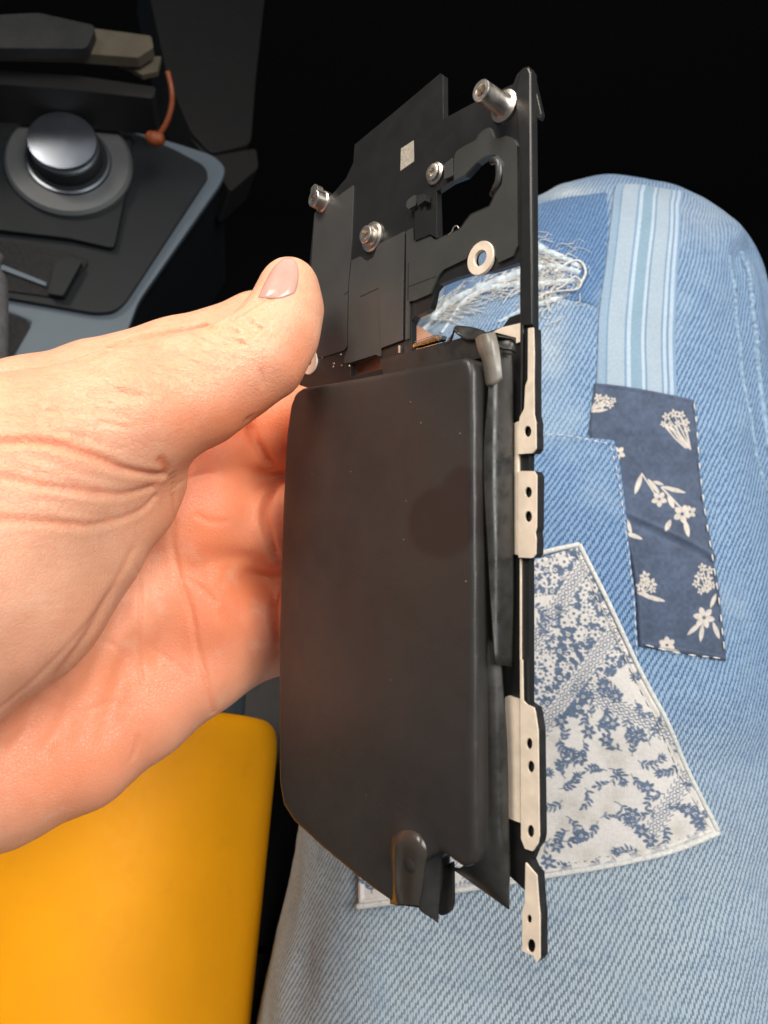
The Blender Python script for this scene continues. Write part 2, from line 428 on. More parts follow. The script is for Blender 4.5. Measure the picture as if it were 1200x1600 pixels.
rail(A((812.5, 1031), (815.7, 1031), (816.7, 1095), (822.5, 1101), (833.7, 1106), (836, 1115), (840, 1142), (842, 1306), (840, 1318), (832, 1330), (820, 1326), (814, 1310), (814, 1288), (813, 1150)), [(827, 1162, 5, 9), (829.5, 1198, 5.6, 9.4), (829, 1299, 5.6, 10)])
rail(A((821, 1348), (838, 1368), (841, 1410), (843, 1430), (843, 1498), (838, 1505), (834, 1494), (816, 1486), (816, 1422), (820, 1410)), [(827, 1436, 3.8, 7), (830, 1478, 6.5, 11)])
plate('inner_lip', D, A((803, 661), (810, 658), (810, 706), (810, 868), (803, 866)), -0.9, 0.5, M['rail'], frame, bevel=0.1)
plate('inner_lip', D, A((789, 1090), (793, 1087), (812.3, 1094), (813.5, 1286), (790, 1277)), -0.9, 0.72, M['rail'], frame, rnd=1.5, bevel=0.15)
plate('corner_foil', D, A((764, 521), (785, 511), (813.5, 504.5), (813.5, 534), (806, 536.5), (806, 528), (775, 520)), 0.05, 0.5, M['rail'], frame, bevel=0.08)
plate('inner_lip', D, A((812.2, 873), (813.6, 873), (813.6, 1031), (812.2, 1031)), 0.02, 0.4, M['rail'], frame, bevel=0)
# gold battery connector and the small bright clip at the window's corner
con = plate('battery_connector', D, A((645, 543), (645, 538), (684, 523), (688, 526), (688, 531)), 0.2, 1.6, M['gold'], frame, rnd=0.8, bevel=0.15)
for k in range(3):
    plate('contact_pin', D, A((648, 540-k*3.2), (681, 527-k*2.4), (681, 528-k*2.4), (648, 541-k*3.2)), 1.62, 1.8, M['steel'], con, bevel=0)
plate('clip', D, A((683, 526), (690, 523), (689, 530), (684, 533)), 0.5, 2.0, M['steel'], frame, rnd=1, bevel=0.15)
plate('clip', D, A((622, 540), (624, 539), (624, 551), (622, 552)), 0.5, 1.0, M['steel'], frame, bevel=0.05)

# ------------------------------------------------------------------ battery
bat = root('battery', D.at(600, 950, 0.1), 'swollen matte black pouch battery stuck on the phone frame', 'battery')
HB = 8.4
bpx = A((470, 606), (600, 582), (725, 557), (734, 562), (739, 580), (741, 900), (743, 1335), (738, 1352), (725, 1358), (707, 1346), (690, 1333), (672, 1342), (660, 1352), (654, 1412), (636, 1416), (612, 1413),
        (560, 1374), (500, 1324), (458, 1285), (441, 1258), (435, 1220), (434.5, 1000), (440, 800), (446, 680), (453, 632), (460, 614))
pab = D.ab(D.at(bpx[:, 0], bpx[:, 1], HB))
def poly_sdf(P, X, Y):
    d = np.full(X.shape, 1e9); ins = np.zeros(X.shape, bool); n = len(P)
    for i in range(n):
        a, b = P[i], P[(i+1) % n]; e = b-a
        t_ = np.clip(((X-a[0])*e[0] + (Y-a[1])*e[1])/max(e @ e, 1e-9), 0, 1)
        d = np.minimum(d, (X-a[0]-t_*e[0])**2 + (Y-a[1]-t_*e[1])**2)
        c1 = (a[1] <= Y) & (b[1] > Y); c2 = (b[1] <= Y) & (a[1] > Y)
        cr = e[0]*(Y-a[1]) - e[1]*(X-a[0])
        ins ^= (c1 & (cr > 0)) | (c2 & (cr < 0))
    return np.where(ins, -1, 1)*np.sqrt(d)
vs = 0.55
lo = pab.min(0)-2; hi = pab.max(0)+2
ga = np.arange(lo[0], hi[0], vs); gb = np.arange(lo[1], hi[1], vs); gh = np.arange(-0.6, HB+3, vs)
X2, Y2 = np.meshgrid(ga, gb, indexing='ij')
d2 = poly_sdf(pab, X2, Y2)
wob = 0.25*vnoise(np.stack([X2/14, Y2/14, X2*0], -1), 1) + 0.12*vnoise(np.stack([X2/5, Y2/5, X2*0], -1), 2)
ctr = smooth(0, 22, -d2)
def bpos(x, y): return D.ab(D.at(x, y, HB))
bump = 0
for x, y, r, a in ((640, 1322, 3.6, 0.9), (648, 1355, 2.2, 0.9), (618, 1365, 2.0, -0.9), (618, 1395, 2.0, -0.6), (650, 1395, 3.0, -1.2), (641, 1380, 2.0, 0.6), (560, 1000, 26, 0.35), (690, 1180, 8, 0.25)):
    c = bpos(x, y); bump = bump + a*np.exp(-((X2-c[0])**2+(Y2-c[1])**2)/r**2)
top = HB + 0.15*ctr + wob*0.5*smooth(0, 5, -d2) + bump
rr = 0.85
dx = (d2 + rr + 0.12*wob)[:, :, None]; Z = gh[None, None, :]
half = (top - 0.1)/2; mid = (top + 0.1)/2
dz = np.abs(Z - mid[:, :, None]) - half[:, :, None] + rr
sdf = np.minimum(np.maximum(dx, dz), 0) + np.sqrt(np.maximum(dx, 0)**2 + np.maximum(dz, 0)**2) - rr
V, Q = surface_nets(sdf, np.array([ga[0], gb[0], gh[0]]), vs)
Vc = D.pt(V[:, 0], V[:, 1], V[:, 2])
sc = bpos(685, 800); stain = np.zeros(len(V))
for x, y, ra, rb in ((690, 815, 9.0, 7.0), (720, 770, 5, 5)):
    c = bpos(x, y); stain = np.maximum(stain, 1 - smooth(0.82, 1.05, np.sqrt(((V[:, 0]-c[0])/ra)**2 + ((V[:, 1]-c[1])/rb)**2)))
o = mesh_obj('pouch', Vc, Q, M['battery'], bat, True, col={'stain': stain})
sm_ = o.modifiers.new('smooth', 'SMOOTH'); sm_.iterations = 4; sm_.factor = 0.5

def sheet(name, rows, mat, parent, k=6, solid=0.35, sub=1):
    """rows: list of lists of (px, py, h) control points -> smooth sheet"""
    R_ = [catmull([D.at(x, y, h) for x, y, h in r], k) for r in rows]
    R_ = np.array(R_); cols = [catmull(R_[:, j], k) for j in range(R_.shape[1])]
    G = np.array(cols).transpose(1, 0, 2); nu, nv = G.shape[:2]
    return mesh_obj(name, G.reshape(-1, 3), grid_faces(nu, nv), mat, parent, True, solid=solid)
# folded side seal running down the right flank
sheet('side_fold', [
    [(758, 546, 5.7), (770.6, 547, 4.80), (784.0, 548, 3.10), (800, 550, 1.1)],
    [(763, 600, 5.7), (774.1, 601, 4.80), (785.9, 602, 3.10), (800, 604, 1.1)],
    [(757, 690, 5.7), (769.9, 691, 5.10), (783.7, 692, 3.40), (800, 694, 1.1)],
    [(757, 760, 5.7), (769.9, 761, 5.10), (783.7, 762, 3.40), (800, 764, 1.1)],
    [(762, 850, 5.7), (773.4, 851, 5.10), (785.6, 852, 3.40), (800, 854, 1.1)],
    [(766, 940, 5.7), (776.2, 941, 4.80), (787.1, 942, 3.10), (800, 944, 1.1)],
    [(772, 1038, 5.7), (779.5, 1039, 4.80), (787.5, 1040, 3.10), (797, 1042, 1.1)]], M['tape'], bat)
sheet('side_wrap', [
    [(741, 985, 5.8), (752, 990, 5.4), (766, 1000, 4.2), (780, 1010, 3.4)],
    [(743, 1060, 6.2), (756, 1060, 5.0), (770, 1065, 4.4), (785, 1070, 3.0)],
    [(743, 1150, 6.2), (757, 1150, 4.4), (772, 1155, 4.5), (791, 1160, 2.4)],
    [(744, 1250, 6.2), (760, 1250, 4.6), (776, 1260, 4.4), (793, 1275, 2.2)],
    [(742, 1320, 6.4), (762, 1325, 5.2), (780, 1335, 4.2), (795, 1350, 2.2)],
    [(722, 1354, 5.4), (750, 1368, 4.4), (775, 1384, 3.4), (796, 1400, 2.2)],
    [(704, 1352, 3.0), (738, 1377, 2.8), (770, 1400, 2.5), (796.5, 1420, 2.2)]], M['tape'], bat)
# bottom edge tape: bent flap and the dark tab behind it
sheet('bottom_flap', [
    [(664, 1340, 8.0), (672, 1334, 7.2), (690, 1328, 5.6)],
    [(660, 1370, 8.0), (670, 1364, 7.0), (690, 1352, 5.2)],
    [(655, 1412, 7.6), (668, 1424, 6.6), (685, 1425, 5.0)],
    [(656, 1416, 7.4), (668, 1430, 6.6), (684.5, 1441, 5.0)]], M['tape'], bat)
sheet('terrace_wrap', [
    [(606, 1306, 7.6), (622, 1296, 7.9), (640, 1290, 8.0), (656, 1296, 7.9), (671, 1312, 7.6)],
    [(610, 1330, 7.0), (618, 1322, 9.5), (634, 1316, 9.6), (654, 1320, 9.3), (668, 1334, 8.3)],
    [(612, 1362, 7.0), (619, 1360, 9.5), (630, 1358, 8.7), (650, 1356, 8.9), (664, 1356, 8.2)],
    [(612, 1392, 7.0), (620, 1390, 9.4), (630, 1391, 8.4), (646, 1390, 8.7), (660, 1386, 8.0)],
    [(612, 1412, 7.0), (622, 1413, 8.4), (632, 1414, 8.3), (644, 1415, 8.2), (655, 1416, 7.6)]], M['wrap'], bat)
plate('end_tab', D, A((690, 1362), (697, 1352), (706, 1346), (707, 1412), (703, 1426), (692, 1431), (684, 1428)), 1.6, 2.4, M['tape'], bat, rnd=5, bevel=0.1)
# top tape strip and the pull tab loop
plate('top_tape', D, A((594, 562), (618, 556), (660, 544), (700, 534), (745, 520), (765, 524), (762, 556), (700, 572), (600, 590)), 0.06, 1.5, M['tape'], bat, rnd=3, bevel=0.3)
sheet('tape_fold', [
    [(692, 540, 1.6), (704, 530, 1.8), (709, 514, 2.6), (716, 522, 2.2), (728, 530, 2.2), (748, 528, 2.5), (762, 524, 2.0)],
    [(696, 536, .8), (706, 522, 1.0), (711, 510, 1.4), (722, 509, 1.0), (738, 511, 1.0), (752, 515, 1.2), (762, 520, 1.0)]], M['tape'], bat)
sheet('pull_tab', [
    [(745, 530, 5.0), (752, 524, 6.2), (762, 522, 6.4), (772, 520, 5.2)],
    [(748, 545, 5.6), (756, 542, 6.6), (766, 536, 6.6), (775, 530, 5.4)],
    [(757, 568, 5.4), (763, 568, 6.3), (771, 562, 6.2), (780, 552, 5.2)],
    [(762, 606, 4.4), (767, 604, 5.6), (775, 600, 5.6), (785, 592, 4.9)]], M['tab'], bat)
sheet('pull_tab_end', [
    [(768, 521, 4.6), (782, 524, 4.4), (800, 527, 3.4), (806, 531, 3.0)],
    [(770, 526, 2.6), (782, 530, 3.4), (797, 533, 3.2), (804, 538, 2.6)],
    [(774, 538, 5.4), (784, 546, 4.6), (798, 548, 3.4), (804, 552, 2.0)]], M['tape'], bat)

# ------------------------------------------------------------------ hand
t = NT('skin')
n1 = t.noise(60, 4, 0.6); n2 = t.noise(260, 4, 0.6); n3 = t.noise(1500, 3, 0.6)
red = t.attr('red', 'Fac')
skin = t.ramp(n1, [(0.3, (0.72, 0.355, 0.215, 1)), (0.7, (0.81, 0.44, 0.285, 1))])
skin = t.mix(t.math('MULTIPLY', t.mapr(n2, 0.5, 0.75, 0, 1), 0.35), skin, (0.68, 0.28, 0.18, 1))
skin = t.mix(t.math('MULTIPLY', red, 0.85), skin, (0.88, 0.245, 0.098, 1))
vo = t.node('ShaderNodeTexVoronoi', i_Scale=1150.0, feature='DISTANCE_TO_EDGE'); t.t.links.new(t.coord(), vo.inputs['Vector'])
mp = t.node('ShaderNodeMapping'); t.t.links.new(t.coord(), mp.inputs['Vector'])
mp.inputs['Rotation'].default_value = (0.4, 0.5, 0.6); mp.inputs['Scale'].default_value = (1.0, 2.4, 1.5)
n4 = t.mapr(t.math('ABSOLUTE', t.math('SUBTRACT', t.noise(330, 3, 0.6, mp.outputs[0]), 0.5)), 0.0, 0.07, 0, 1)
wr = t.attr('wrinkle', 'Fac')
hgt = t.math('ADD', t.math('MULTIPLY', t.mapr(vo.outputs['Distance'], 0.0, 0.12, 0, 1), 0.25),
             t.math('ADD', t.math('MULTIPLY', t.math('MULTIPLY', n4, wr), 0.55), t.math('MULTIPLY', n3, 0.35)))
skin = t.mix(t.math('MULTIPLY', t.math('MULTIPLY', t.math('SUBTRACT', 1.0, n4), wr), 0.10), skin, (0.55, 0.24, 0.14, 1))
nb = t.noise(22, 3, 0.6); skin = t.mix(t.math('MULTIPLY', t.mapr(nb, 0.5, 0.7, 0, 1), 0.30), skin, (0.74, 0.30, 0.19, 1))
nc = t.noise(110, 4, 0.65); skin = t.mix(t.math('MULTIPLY', t.mapr(nc, 0.55, 0.75, 0, 1), 0.30), skin, (0.80, 0.52, 0.36, 1))
t.set(Base_Color=skin, Roughness=t.mapr(n3, 0.3, 0.7, 0.40, 0.56), Specular_IOR_Level=0.45,
      Subsurface_Weight=0.55, Subsurface_Radius=(1.0, 0.26, 0.12), Subsurface_Scale=0.007, Normal=t.bump(hgt, 0.00016))
t.b.subsurface_method = 'RANDOM_WALK'
M['skin'] = t.m
t = NT('fingernail')
nn = t.noise(180, 3)
t.set(Base_Color=t.ramp(nn, [(0.3, (0.60, 0.29, 0.235, 1)), (0.7, (0.66, 0.36, 0.30, 1))]), Roughness=0.24, Specular_IOR_Level=0.5, Subsurface_Weight=0.4, Subsurface_Radius=(1, .4, .25), Subsurface_Scale=0.003, Coat_Weight=0.2)
M['nail'] = t.m

hand = root('hand', px(-40, 1000, 150), "bare left hand gripping the phone frame, thumb in front and fingers behind", 'hand')
CH = [  # chains of (x px, y px, depth mm, radius mm), smooth-union radius
    ([(452, 449, 157.5, 6.6), (449, 480, 156.5, 7.7), (432, 520, 155, 8.9), (405, 558, 153, 9.6), (360, 584, 151, 10.2), (305, 611, 148, 11.6), (195, 656, 142, 13.6), (40, 735, 136, 18.5), (-130, 830, 128, 22)], 5),
    ([(-90, 735, 168, 22), (60, 662, 174, 16.4), (150, 622, 180, 14.0), (280, 570, 188, 12.2), (400, 514, 193, 9.6), (505, 500, 190, 8.8), (585, 540, 175, 8.4), (640, 560, 163, 7.5)], 1.2),
    ([(245, 760, 153, 6.0), (200, 790, 150, 9.5), (105, 850, 144, 15.0), (-20, 905, 138, 24), (-160, 960, 132, 30)], 9),
    ([(-120, 1225, 158, 22), (0, 1200, 163, 17.5), (120, 1165, 169, 15.0), (220, 1105, 176, 13.2), (310, 1045, 183, 12.0), (400, 1000, 190, 10.5)], 7),
    ([(-80, 1050, 160, 22), (90, 1020, 168, 15), (200, 950, 174, 12), (300, 900, 182, 12)], 9),
    ([(150, 760, 168, 14), (250, 790, 176, 12), (320, 780, 181, 12)], 7),
    ([(312, 712, 179, 11.5), (380, 680, 184, 10.6), (440, 667, 186, 11.2), (540, 640, 177, 8.8), (620, 625, 164, 8)], 4.5),
    ([(312, 830, 181, 12.5), (385, 822, 187, 11.2), (440, 824, 189, 12.0), (545, 800, 178, 8.8), (625, 780, 165, 8)], 4.5),
    ([(322, 962, 183, 12.3), (390, 972, 189, 11.0), (440, 978, 191, 12.0), (540, 960, 179, 8.4), (610, 940, 168, 7.5)], 4.5),
]
hv = 1.0
glo = np.array([-112., -112., -222.]); ghi = np.array([22., 72., -92.])
ax_ = [np.arange(glo[i], ghi[i], hv, dtype=np.float32) for i in range(3)]
GX, GY, GZ = np.meshgrid(*ax_, indexing='ij')
def cone(a, b, ra, rb):
    ba = (b-a).astype(np.float32); L = float(ba @ ba)
    t_ = np.clip(((GX-a[0])*ba[0] + (GY-a[1])*ba[1] + (GZ-a[2])*ba[2])/L, 0, 1)
    return np.sqrt((GX-a[0]-t_*ba[0])**2 + (GY-a[1]-t_*ba[1])**2 + (GZ-a[2]-t_*ba[2])**2) - (ra + (rb-ra)*t_)
def smin(a, b, k):
    hh = np.maximum(k-np.abs(a-b), 0)/k; return np.minimum(a, b) - hh*hh*k*0.25
H = None
for chain, k in CH:
    c = None
    for p, q in zip(chain[:-1], chain[1:]):
        dd = cone(px(*p[:3]).astype(np.float32), px(*q[:3]).astype(np.float32), p[3], q[3])
        c = dd if c is None else smin(c, dd, 2.5)
    H = c if H is None else smin(H, c, k)
HV, HQ = surface_nets(H, glo, hv)
del H, GX, GY, GZ
# refine: one Catmull-Clark level, then press creases and folds into the surface
me0 = bpy.data.meshes.new('hand_tmp'); me0.from_pydata([tuple(p) for p in HV], [], [tuple(int(i) for i in q) for q in HQ]); me0.update()
ob0 = bpy.data.objects.new('hand_tmp', me0); COL.objects.link(ob0)
m = ob0.modifiers.new('s', 'SMOOTH'); m.iterations = 5; m.factor = 0.5
m = ob0.modifiers.new('u', 'SUBSURF'); m.levels = 1
dg = bpy.context.evaluated_depsgraph_get(); ev = bpy.data.meshes.new_from_object(ob0.evaluated_get(dg))
bpy.data.objects.remove(ob0)
HV = np.zeros(len(ev.vertices)*3); ev.vertices.foreach_get('co', HV); HV = HV.reshape(-1, 3)
HN = np.zeros(len(ev.vertices)*3); ev.vertices.foreach_get('normal', HN); HN = HN.reshape(-1, 3)
HF = [tuple(p.vertices) for p in ev.polygons]
bvh = BVHTree.FromPolygons([Vector(v) for v in HV], HF)
def hit(x, y):
    r = Vector(((x-600)/FPX, (800-y)/FPX, -1)).normalized()
    h = bvh.ray_cast(Vector((0, 0, 0)), r)
    return (np.array(h[0]), np.array(h[1])) if h[0] is not None else None
def polyline3(P, step=4.0):
    P = catmull(A(*P), 6); out = []
    for a, b in zip(P[:-1], P[1:]):
        n = max(1, int(np.linalg.norm(b-a)/step))
        for i in range(n):
            h = hit(*(a+(b-a)*i/n))
            if h: out.append(h[0])
    return np.array(out)
disp = np.zeros(len(HV)); red = np.zeros(len(HV))
def crease(P, depth, width, redness=0.0, ends=True, bulge=0.12):
    L = polyline3(P)
    if len(L) < 3: return
    lo_, hi_ = L.min(0)-width*4, L.max(0)+width*4
    idx = np.where(np.all((HV > lo_) & (HV < hi_), 1))[0]
    if not len(idx): return
    best = np.full(len(idx), 1e9); arg = np.zeros(len(idx), int)
    for i, p in enumerate(L):
        dd = ((HV[idx]-p)**2).sum(1); mm = dd < best; best[mm] = dd[mm]; arg[mm] = i
    best = np.sqrt(best); tt = arg/(len(L)-1)
    fade = smooth(0, .18, tt)*smooth(0, .18, 1-tt) if ends else np.ones(len(idx))
    disp[idx] += fade*depth*(-np.exp(-(best/width)**2) + bulge*np.exp(-((best-2.1*width)/(width*1.1))**2))
    if redness: red[idx] = np.maximum(red[idx], fade*redness*np.exp(-(best/(width*1.3))**2))
# broad palm creases
crease([(268, 742), (272, 790), (270, 850), (282, 905), (300, 960), (308, 1010), (322, 1060), (334, 1118)], 0.42, 0.75, 0.75, False)
crease([(206, 860), (165, 935), (125, 985), (60, 1055), (0, 1110)], 0.22, 1.0, 0.4, False)
crease([(0, 690), (70, 693), (140, 712), (200, 735), (262, 743)], 0.8, 0.75, 0.45, False)
crease([(0, 745), (60, 757), (130, 765), (190, 772), (240, 760)], 0.45, 0.75, 0.35, False)
crease([(0, 812), (70, 815), (150, 818), (215, 800), (245, 772)], 0.4, 0.7, 0.3, False)
crease([(20, 700), (90, 728), (150, 745), (180, 750)], 0.22, 0.7, 0.1)
crease([(208, 868), (220, 930), (217, 1000), (221, 1060), (228, 1090)], 0.42, 0.55, 0.4)
crease([(112, 1062), (98, 1120), (62, 1190)], 0.5, 1.4, 0.12); crease([(70, 1080), (40, 1140), (5, 1180)], 0.5, 1.6, 0.1)
crease([(216, 1145), (212, 1170), (198, 1200)], 0.35, 0.7, 0.1)
crease([(240, 905), (252, 980), (246, 1060)], 0.35, 1.6, 0.15)
crease([(386, 650), (398, 685), (415, 715), (432, 742)], 0.9, 0.9, 0.8)
crease([(437, 748), (420, 780), (414, 812), (424, 850), (438, 890)], 0.8, 0.8, 0.9)
crease([(436, 910), (430, 960), (434, 1020)], 0.6, 0.9, 0.7)
crease([(300, 870), (340, 862), (400, 870), (432, 880)], 0.35, 2.2, 0.35)
crease([(340, 940), (372, 985), (392, 1040), (395, 1065)], 0.4, 1.6, 0.3)
crease([(245, 712), (256, 728), (262, 742)], 0.5, 0.9, 0.9)
crease([(399, 469), (373, 492), (320, 510), (277, 517), (208, 530), (160, 550), (110, 572)], 1.2, 0.9, 0.3)
for k in range(14):
    x0 = random.uniform(0, 90); y0 = 640 + k*13 + random.uniform(-5, 5); L_ = random.uniform(60, 130)
    crease([(x0, y0), (x0+L_*.5, y0+L_*.06), (x0+L_, y0+L_*.14)], random.uniform(.08, .2), random.uniform(.45, .8), 0.05)
for k in range(8):
    x0 = random.uniform(0, 110); y0 = 860 + k*14; crease([(x0, y0), (x0+40, y0-2), (x0+80, y0-8)], .07, .5, 0)
# thumb: knuckle dimple and wrinkles, fold before the nail, flexion crease
crease([(348, 520), (362, 528), (372, 536), (384, 533)], 0.5, 0.6, 0.12)
crease([(374, 528), (378, 537), (386, 534)], 0.5, 0.7, 0.15)
crease([(328, 512), (352, 535), (372, 545), (390, 556)], 0.35, 0.55, 0.15)
crease([(352, 508), (372, 520), (392, 526)], 0.35, 0.5, 0.12)
crease([(372, 497), (388, 506), (402, 518)], 0.3, 0.5, 0.1)
crease([(392, 478), (412, 470), (436, 468)], 0.35, 0.6, 0.25)
crease([(404, 574), (410, 590), (412, 612)], 0.3, 0.6, 0.3)
crease([(300, 528), (330, 545), (352, 566)], 0.22, 0.5, 0.05)
for k in range(26):     # fine parallel skin lines over the knuckle and the thumb's back
    x0 = 120 + k*8.5 + random.uniform(-4, 4); y0 = 622 - k*3.6 + random.uniform(-16, 22)
    crease([(x0, y0), (x0+24, y0+10), (x0+52, y0+20+random.uniform(-4, 6))], random.uniform(0.18, 0.32), random.uniform(0.5, 0.65), 0.06)
for k in range(18):
    x0 = 312 + k*5 + random.uniform(-5, 5); y0 = 510 - k*1.2 + random.uniform(-5, 9); L_ = random.uniform(22, 58)
    crease([(x0, y0), (x0+L_*.4, y0+L_*.3+random.uniform(-3, 3)), (x0+L_*.9, y0+L_*.55)], random.uniform(.25, .45), random.uniform(.5, .7), .12)
for k in range(16):
    x0 = 405 + random.uniform(-25, 30); y0 = 505 + random.uniform(-30, 30); L_ = random.uniform(14, 30)
    crease([(x0, y0), (x0+L_*.5, y0-L_*.35), (x0+L_, y0-L_*.85)], random.uniform(.15, .28), .5, .08)
for P_l in ([(225, 1000), (262, 1030), (305, 1062)], [(272, 760), (300, 745), (345, 735)], [(280, 900), (310, 915), (345, 950)], [(120, 1120), (165, 1100), (205, 1095)], [(150, 1000), (180, 1010), (205, 1040)], [(300, 800), (330, 815), (370, 812)]):
    crease(P_l, random.uniform(.18, .3), random.uniform(.5, .8), .15)
for k in range(9):
    x0 = 404 + random.uniform(-8, 40); y0 = 512 + random.uniform(-16, 40)
    crease([(x0, y0), (x0+8, y0-12), (x0+20, y0-26)], 0.13, 0.4, 0)
for k in range(12):
    x0 = random.uniform(5, 150); y0 = random.uniform(620, 690)
    crease([(x0, y0), (x0+30, y0+5), (x0+70, y0+14)], random.uniform(0.2, 0.35), 0.6, 0.06)
for k in range(10):
    x0 = random.uniform(270, 330); y0 = 500 + random.uniform(-6, 16)
    crease([(x0, y0), (x0+4, y0+12), (x0+6, y0+22)], 0.15, 0.6, 0.05)
crease([(225, 530), (240, 538), (262, 535)], 0.5, 1.3, 0.25)
crease([(205, 925), (150, 1040), (88, 1185)], 0.75, 2.0, .25); crease([(216, 960), (190, 1060), (150, 1190)], 0.6, 2.2, .25); crease([(190, 900), (110, 1030), (10, 1150)], 0.6, 1.8, .2)
crease([(386, 650), (398, 685), (415, 715), (432, 742)], 1.0, 1.5, 0.8); crease([(437, 748), (420, 780), (414, 812), (424, 850), (438, 890)], 1.0, 1.2, 0.9); crease([(436, 905), (428, 950), (434, 1020)], .9, 1.2, 0.8)
crease([(290, 760), (330, 740), (380, 735), (430, 745)], .5, 2.0, .5); crease([(286, 905), (330, 880), (385, 876), (432, 895)], .6, 2.2, .5)
def pad(x, y, r, a):
    p = hit(x, y)
    if p: disp[:] += a*np.exp(-((HV-p[0])**2).sum(1)/r**2)
for q in ((345, 805, 7, .9), (350, 930, 7, .8), (370, 1010, 6, .7), (345, 705, 6, .6), (405, 780, 4, .5), (405, 950, 4, .5), (300, 560, 6, -.5), (250, 640, 8, .5), (120, 720, 7, .6), (130, 790, 6, .5), (60, 900, 14, .8), (430, 560, 5, .5), (300, 640, 7, .3)): pad(*q)
# soft undulation
disp += 0.25*vnoise(HV/9, 3) + 0.10*vnoise(HV/4, 4)
HV2 = HV + HN*disp[:, None]
pp = proj(HV2)
# palm hollow and finger pads redder: translucence and shade put into the colour
def blob(x, y, rx, ry, a): return a*np.exp(-((pp[:, 0]-x)/rx)**2 - ((pp[:, 1]-y)/ry)**2)
front = HN[:, 2] > -0.3
tone = blob(350, 800, 110, 150, .9) + blob(430, 670, 60, 70, .9) + blob(360, 970, 100, 120, .7) + blob(470, 560, 30, 60, .5) + blob(80, 1200, 190, 120, .7) + blob(200, 1050, 120, 110, .55) + blob(325, 660, 90, 40, .35)
red = np.clip(np.maximum(red, np.where(front, tone, 0.3)), 0, 1)
wrk = np.clip(blob(250, 570, 190, 70, 1.0) + blob(60, 660, 150, 90, .8) + blob(80, 800, 130, 70, .4) + 0.12, 0, 1)
hm = mesh_obj('skin', HV2, HF, M['skin'], hand, True, col={'red': red, 'wrinkle': wrk})
# thumb nail: a curved plate lying on the thumb, its surface found on the thumb itself
nl = A((437, 411), (455, 402), (466, 414), (466, 440), (459, 461), (438, 467), (404, 467), (414, 440))
bvh = BVHTree.FromPolygons([Vector(v) for v in HV2], HF)
def quadmap(u, v):
    L_ = catmull(A((401, 466), (413, 441), (426, 418), (439, 407)), 12); R_ = catmull(A((462, 459), (467, 440), (467, 422), (463, 408)), 12)
    i = v*(len(L_)-1); a = int(min(len(L_)-2, i)); f = i-a
    l = L_[a]*(1-f)+L_[a+1]*f; r = R_[a]*(1-f)+R_[a+1]*f
    q = l*(1-u)+r*u; q[1] += (1-v)*6*math.sin(math.pi*u) - v*3*math.sin(math.pi*u); return q
NV = []; nu_, nv_ = 22, 22; last = None
for i in range(nv_):
    for j in range(nu_):
        q = quadmap(j/(nu_-1), i/(nv_-1)); h = hit(*q)
        e = min(j, nu_-1-j)/(nu_-1); lift = 0.10 + 0.42*smooth(0, .25, e)*smooth(-0.05, .2, i/(nv_-1))
        if h is None: h = last
        last = h; NV.append(h[0] + h[1]*lift)
nailo = mesh_obj('thumb_nail', np.array(NV), grid_faces(nv_, nu_), M['nail'], hand, True, solid=0.5)
m = nailo.modifiers.new('s', 'SMOOTH'); m.iterations = 6

# ------------------------------------------------------------------ jeans (thigh and knee seen from above)
LP_ = A(*[tuple(px(x, y, d)) for x, y, d in ((800, 1980, 268), (832, 1600, 285), (850, 1290, 298), (876, 900, 316), (905, 640, 338), (926, 520, 362), (944, 500, 398), (955, 590, 450), (960, 760, 520))])
LR_ = A((116, 80), (111, 79), (103, 76), (95, 72), (88, 70), (82, 70), (78, 68), (74, 66), (70, 64))
PC = catmull(LP_, 40); RC = catmull(LR_, 40)
arc = np.concatenate([[0], np.cumsum(np.linalg.norm(np.diff(PC, axis=0), axis=1))]); LEN = arc[-1]
TT = np.gradient(PC, axis=0); TT /= np.linalg.norm(TT, axis=1)[:, None]
E1 = np.array([1.0, 0.10, 0.0]) - (TT @ np.array([1.0, 0.10, 0.0]))[:, None]*TT; E1 /= np.linalg.norm(E1, axis=1)[:, None]
E2 = np.cross(E1, TT)                      # points towards the viewer on the thigh
def interp(T, Y): return np.stack([np.interp(T, arc, Y[:, k]) for k in range(Y.shape[1])], -1)
FOLDS = []                                  # (s0,t0,s1,t1,height,width) ridges in surface millimetres
def leg(s, t_, off=0.0, detail=True):
    """surface point of the trouser leg: s round (radians, 0 faces the viewer), t_ arc length in mm"""
    s = np.asarray(s, float); t_ = np.asarray(t_, float)
    c = interp(t_, PC); r = interp(t_, RC); e1 = interp(t_, E1); e2 = interp(t_, E2)
    cs, sn = np.cos(s), np.sin(s)
    k = np.ones_like(s)
    if detail:
        U = s*92
        k = k + 0.016*vnoise(np.stack([U/34, t_/60, U*0], -1), 11) + 0.010*vnoise(np.stack([U/13, t_/26, U*0+3], -1), 12) + 0.0016*vnoise(np.stack([U/4, t_/4, U*0+3], -1), 14)
        h = 0
        for s0, t0, s1, t1, hh, wd in FOLDS:
            a = np.array([s0*92, t0]); b = np.array([s1*92, t1]); e = b-a
            q = np.clip(((U-a[0])*e[0]+(t_-a[1])*e[1])/(e@e), 0, 1)
            dd = np.sqrt((U-a[0]-q*e[0])**2+(t_-a[1]-q*e[1])**2)
            h = h + hh*np.exp(-(dd/wd)**2)*np.sin(np.pi*np.clip(q, .02, .98))
        off = off + h
    nr = e1*(sn/r[..., 0])[..., None] + e2*(cs/r[..., 1])[..., None]
    nr /= np.linalg.norm(nr, axis=-1)[..., None]
    return c + e1*(sn*r[..., 0]*k)[..., None] + e2*(cs*r[..., 1]*k)[..., None] + nr*np.asarray(off, float)[..., None] if np.ndim(off) else c + e1*(sn*r[..., 0]*k)[..., None] + e2*(cs*r[..., 1]*k)[..., None] + nr*off
